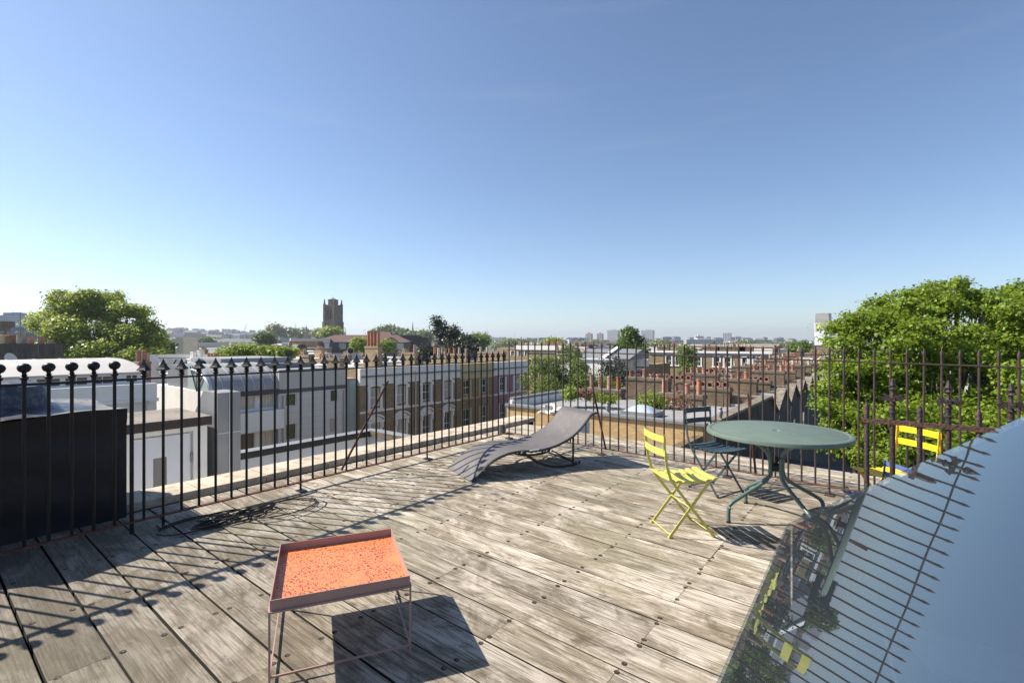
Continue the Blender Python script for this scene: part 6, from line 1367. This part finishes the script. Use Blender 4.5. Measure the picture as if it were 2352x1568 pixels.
for i, (u0, u1, vt) in enumerate(((1228, 1262, 778), (1262, 1298, 780), (1175, 1205, 779), (1122, 1160, 776))): tower('small blue-grey building on the centre horizon, number one of four from the left'.replace('number one of four from the left', ['second from the right', 'rightmost', 'second from the left', 'leftmost'][i]), u0, u1, vt, 785, 2000, TB, TW, 2, 6, rz=YAW+.1*i, name='office_building', cat='office building')
# white-wrapped tower with heart
Yg = 900; s = Yg/FP; gt = oriented('wrapped_tower', 'white-wrapped tower with scaffold tiers on top and a yellow heart on a grey panel', 'tower block', 1886, 806, Yg, YAW-.8)
b = MB(); b.box(-13.5*s, 15*s, 0, 22, -25, 64.5*s); opart('wrapping', b, mat('white_sheeting', (.8, .8, .82), .6, 0, .04, .05), gt)
b = MB(); zz = 65.0*s
for k in range(9): e = (.2*k)*s*.3; b.box(-13*s+e, 15.5*s-e, -.6, 22.6, zz+k*2.55*s, zz+k*2.55*s+1.1*s)
b.box(-12*s, 14*s, 1, 21, 64*s, 87*s, 1); opart('scaffold', b, [mat('scaffold_pale', (.72, .69, .62), .8), mat('scaffold_dark', (.06, .06, .06), .8)], gt)
b = MB(); b.box(-11.5*s, 13*s, -.35, -.05, 48*s, 63*s); b.box(-13*s, 4*s, -.36, -.06, 45.5*s, 46.5*s); pn = opart('panel', b, mat('panel_grey', (.42, .43, .42), .7), gt)
b = MB(); P = []
for k in range(40): a_ = 2*math.pi*k/40; P.append((-5*s+.42*s*16*math.sin(a_)**3*1.0*.85, -.5, 56*s+.36*s*(13*math.cos(a_)-5*math.cos(2*a_)-2*math.cos(3*a_)-math.cos(4*a_))))
b.prism(P[::-1], (0, .1, 0)); b.obj('heart', mat('heart_yellow', (.85, .75, .04), .6), pn)
b = MB(); b.box(7*s, 9*s, -.7, -.37, 0, 62*s); opart('hoist', b, mat('hoist_brown', (.3, .2, .18), .8), gt)
# far left office
lo_ = tower('grey office building with rows of bright windows behind the left aerials', -40, 54, 723.5, 760, 260, mat('office_grey', (.30, .33, .38), .6, 0, .06, .2), mat('bright_window', (.85, .87, .9), .3), 7, 26, rz=YAW+.1, name='office_building', cat='office building', dep=14, wfrac=(.6, .22))
tower('small blue glass building behind the second left aerial', 78, 104, 751, 768, 300, TB, PALEG, 3, 5, rz=YAW, name='office_building', cat='office building')
tower('dark brick rear addition below the left office building', -30, 28, 753, 778, 90, OLD, DKGLASS, 1, 4, rz=YAW, name='house_back', cat='house'); tower('pale sheet roofed hall with a white edge behind the left pots', -60, 105, 771, 800, 70, mat('blue_shade_roof', (.2, .22, .26), .7), WHITE, 1, 1, rz=YAW, name='hall', cat='building', wfrac=(1, .1))

# ------------------------------------------------------------------ hills and the town on them
b = MB(); nu = 70
def hz_(u): return 3+34*math.exp(-((u-330)/330.)**2)+16*math.exp(-((u-760)/260.)**2)+5*math.exp(-((u-1300)/500.)**2)+1.3*math.sin(u*.02)+.8*math.sin(u*.053)
rows_ = [(600, 0), (900, .35), (1300, .75), (1700, 1.0), (2600, 1.15), (5200, 1.3)]
for i in range(nu+1):
    u = -900+4200*i/nu
    for Y, f in rows_: p = atd(u, 784, Y); b.v.append((p.x, p.y, -13.02+(13+hz_(u))*f if Y > 600 else -13.02))
nr = len(rows_)
for i in range(nu):
    for j in range(nr-1): a_ = i*nr+j; b.f.append((a_, a_+nr, a_+nr+1, a_+1)); b.m.append(0)
struct('hills', b, mat('hill_green', (.085, .10, .07), .95, 0, .3, .01, col2=(.13, .12, .11), thr=(.45, .6)), smooth=True)
HB = [(mat('hill_white', (.5, .5, .5), .8), 'white'), (mat('hill_brown', (.2, .14, .11), .9), 'brown brick'), (mat('hill_grey', (.2, .21, .23), .8), 'grey'), (mat('hill_buff', (.36, .3, .22), .9), 'buff'), (mat('hill_slate', (.10, .11, .13), .8), 'dark-roofed')]
HS = {}
for k in range(190):
    u = random.uniform(340, 1130) if k < 130 else random.uniform(1130, 1880); Y = random.choice((700, 850, 1000, 1200, 1450, 1650)); D = dr(u, 784); p = atd(u, 784, Y)
    fr = np.interp(Y, [r[0] for r in rows_], [r[1] for r in rows_]); z = -13.02+(13+hz_(u))*fr; w_, d_, h_ = random.uniform(9, 34), random.uniform(8, 16), random.uniform(5, 11); m, nm = random.choice(HB)
    if u > 1130: h_ *= 1.0; 
    rz = YAW+random.choice((-.3, 0, .25, .5)); b = MB(); M = Matrix.Translation((p.x, p.y, z))@Matrix.Rotation(rz, 4, 'Z')
    b.box(-w_/2, w_/2, 0, d_, -8, h_, 0, M=M)
    if random.random() < .5: b.prism([M@Vector((-w_/2, -.3, h_)), M@Vector((-w_/2, d_+.3, h_)), M@Vector((-w_/2, d_/2, h_+3))], M.to_3x3()@Vector((w_, 0, 0)), 1)
    else:
        for q in range(random.randint(1, 4)): x = random.uniform(-w_/2, w_/2-3); b.box(x, x+random.uniform(1, 3), d_*.3, d_*.6, h_, h_+random.uniform(1, 2.5), 2, M=M)
    for r in range(int(h_/3)):
        for c in range(int(w_/3.4)): x = -w_/2+1.7+c*3.4; b.box(x-.7, x+.7, -.1, -.02, r*3+.9, r*3+2.4, 2 if nm == 'white' else 3, M=M)
    o = b.obj('hill_building', [m, HB[4][0], HB[2][0], FW]); lab = '%s building %s, %s' % (nm, 'on the far left hillside' if u < 700 else 'on the low far ground left of centre' if u < 1130 else 'on the flat horizon right of centre', 'lower rows' if Y < 1000 else 'upper rows')
    tag(o, lab, 'building'); HS.setdefault(lab, []).append(o)
for lab, L_ in HS.items():
    for o in L_: o['group'] = 'distant buildings: '+lab
for k in range(36):
    u = random.uniform(350, 1850); Y = random.choice((560, 700, 950, 1250)); p = atd(u, 784, Y); fr = np.interp(Y, [600, 900, 1300, 1700], [0, .35, .75, 1.0]); z = -13.02+(13+hz_(u))*fr; w_ = random.uniform(8, 20); h_ = random.uniform(5, 9)
    if Y < 650: h_ = 13.0
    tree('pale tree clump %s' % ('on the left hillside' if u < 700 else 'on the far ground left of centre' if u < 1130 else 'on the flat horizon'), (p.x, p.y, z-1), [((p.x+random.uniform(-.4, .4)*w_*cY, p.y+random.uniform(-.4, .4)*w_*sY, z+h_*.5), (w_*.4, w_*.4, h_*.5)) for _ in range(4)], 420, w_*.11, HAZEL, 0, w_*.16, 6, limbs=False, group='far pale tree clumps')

# ------------------------------------------------------------------ air
b = MB(); b.box(-6500, 1500, -400, 6500, -14.2, 140)
hm = bpy.data.materials.new('air'); hm.use_nodes = True; N, L = nodes_of(hm); N.remove(N['Principled BSDF'])
pv = N.new('ShaderNodeVolumePrincipled'); pv.inputs['Color'].default_value = (.80, .87, 1, 1); pv.inputs['Density'].default_value = .00021; pv.inputs['Anisotropy'].default_value = .3
L.new(pv.outputs[0], N['Material Output'].inputs['Volume']); hz = tag(b.obj('haze', hm), kind='stuff')
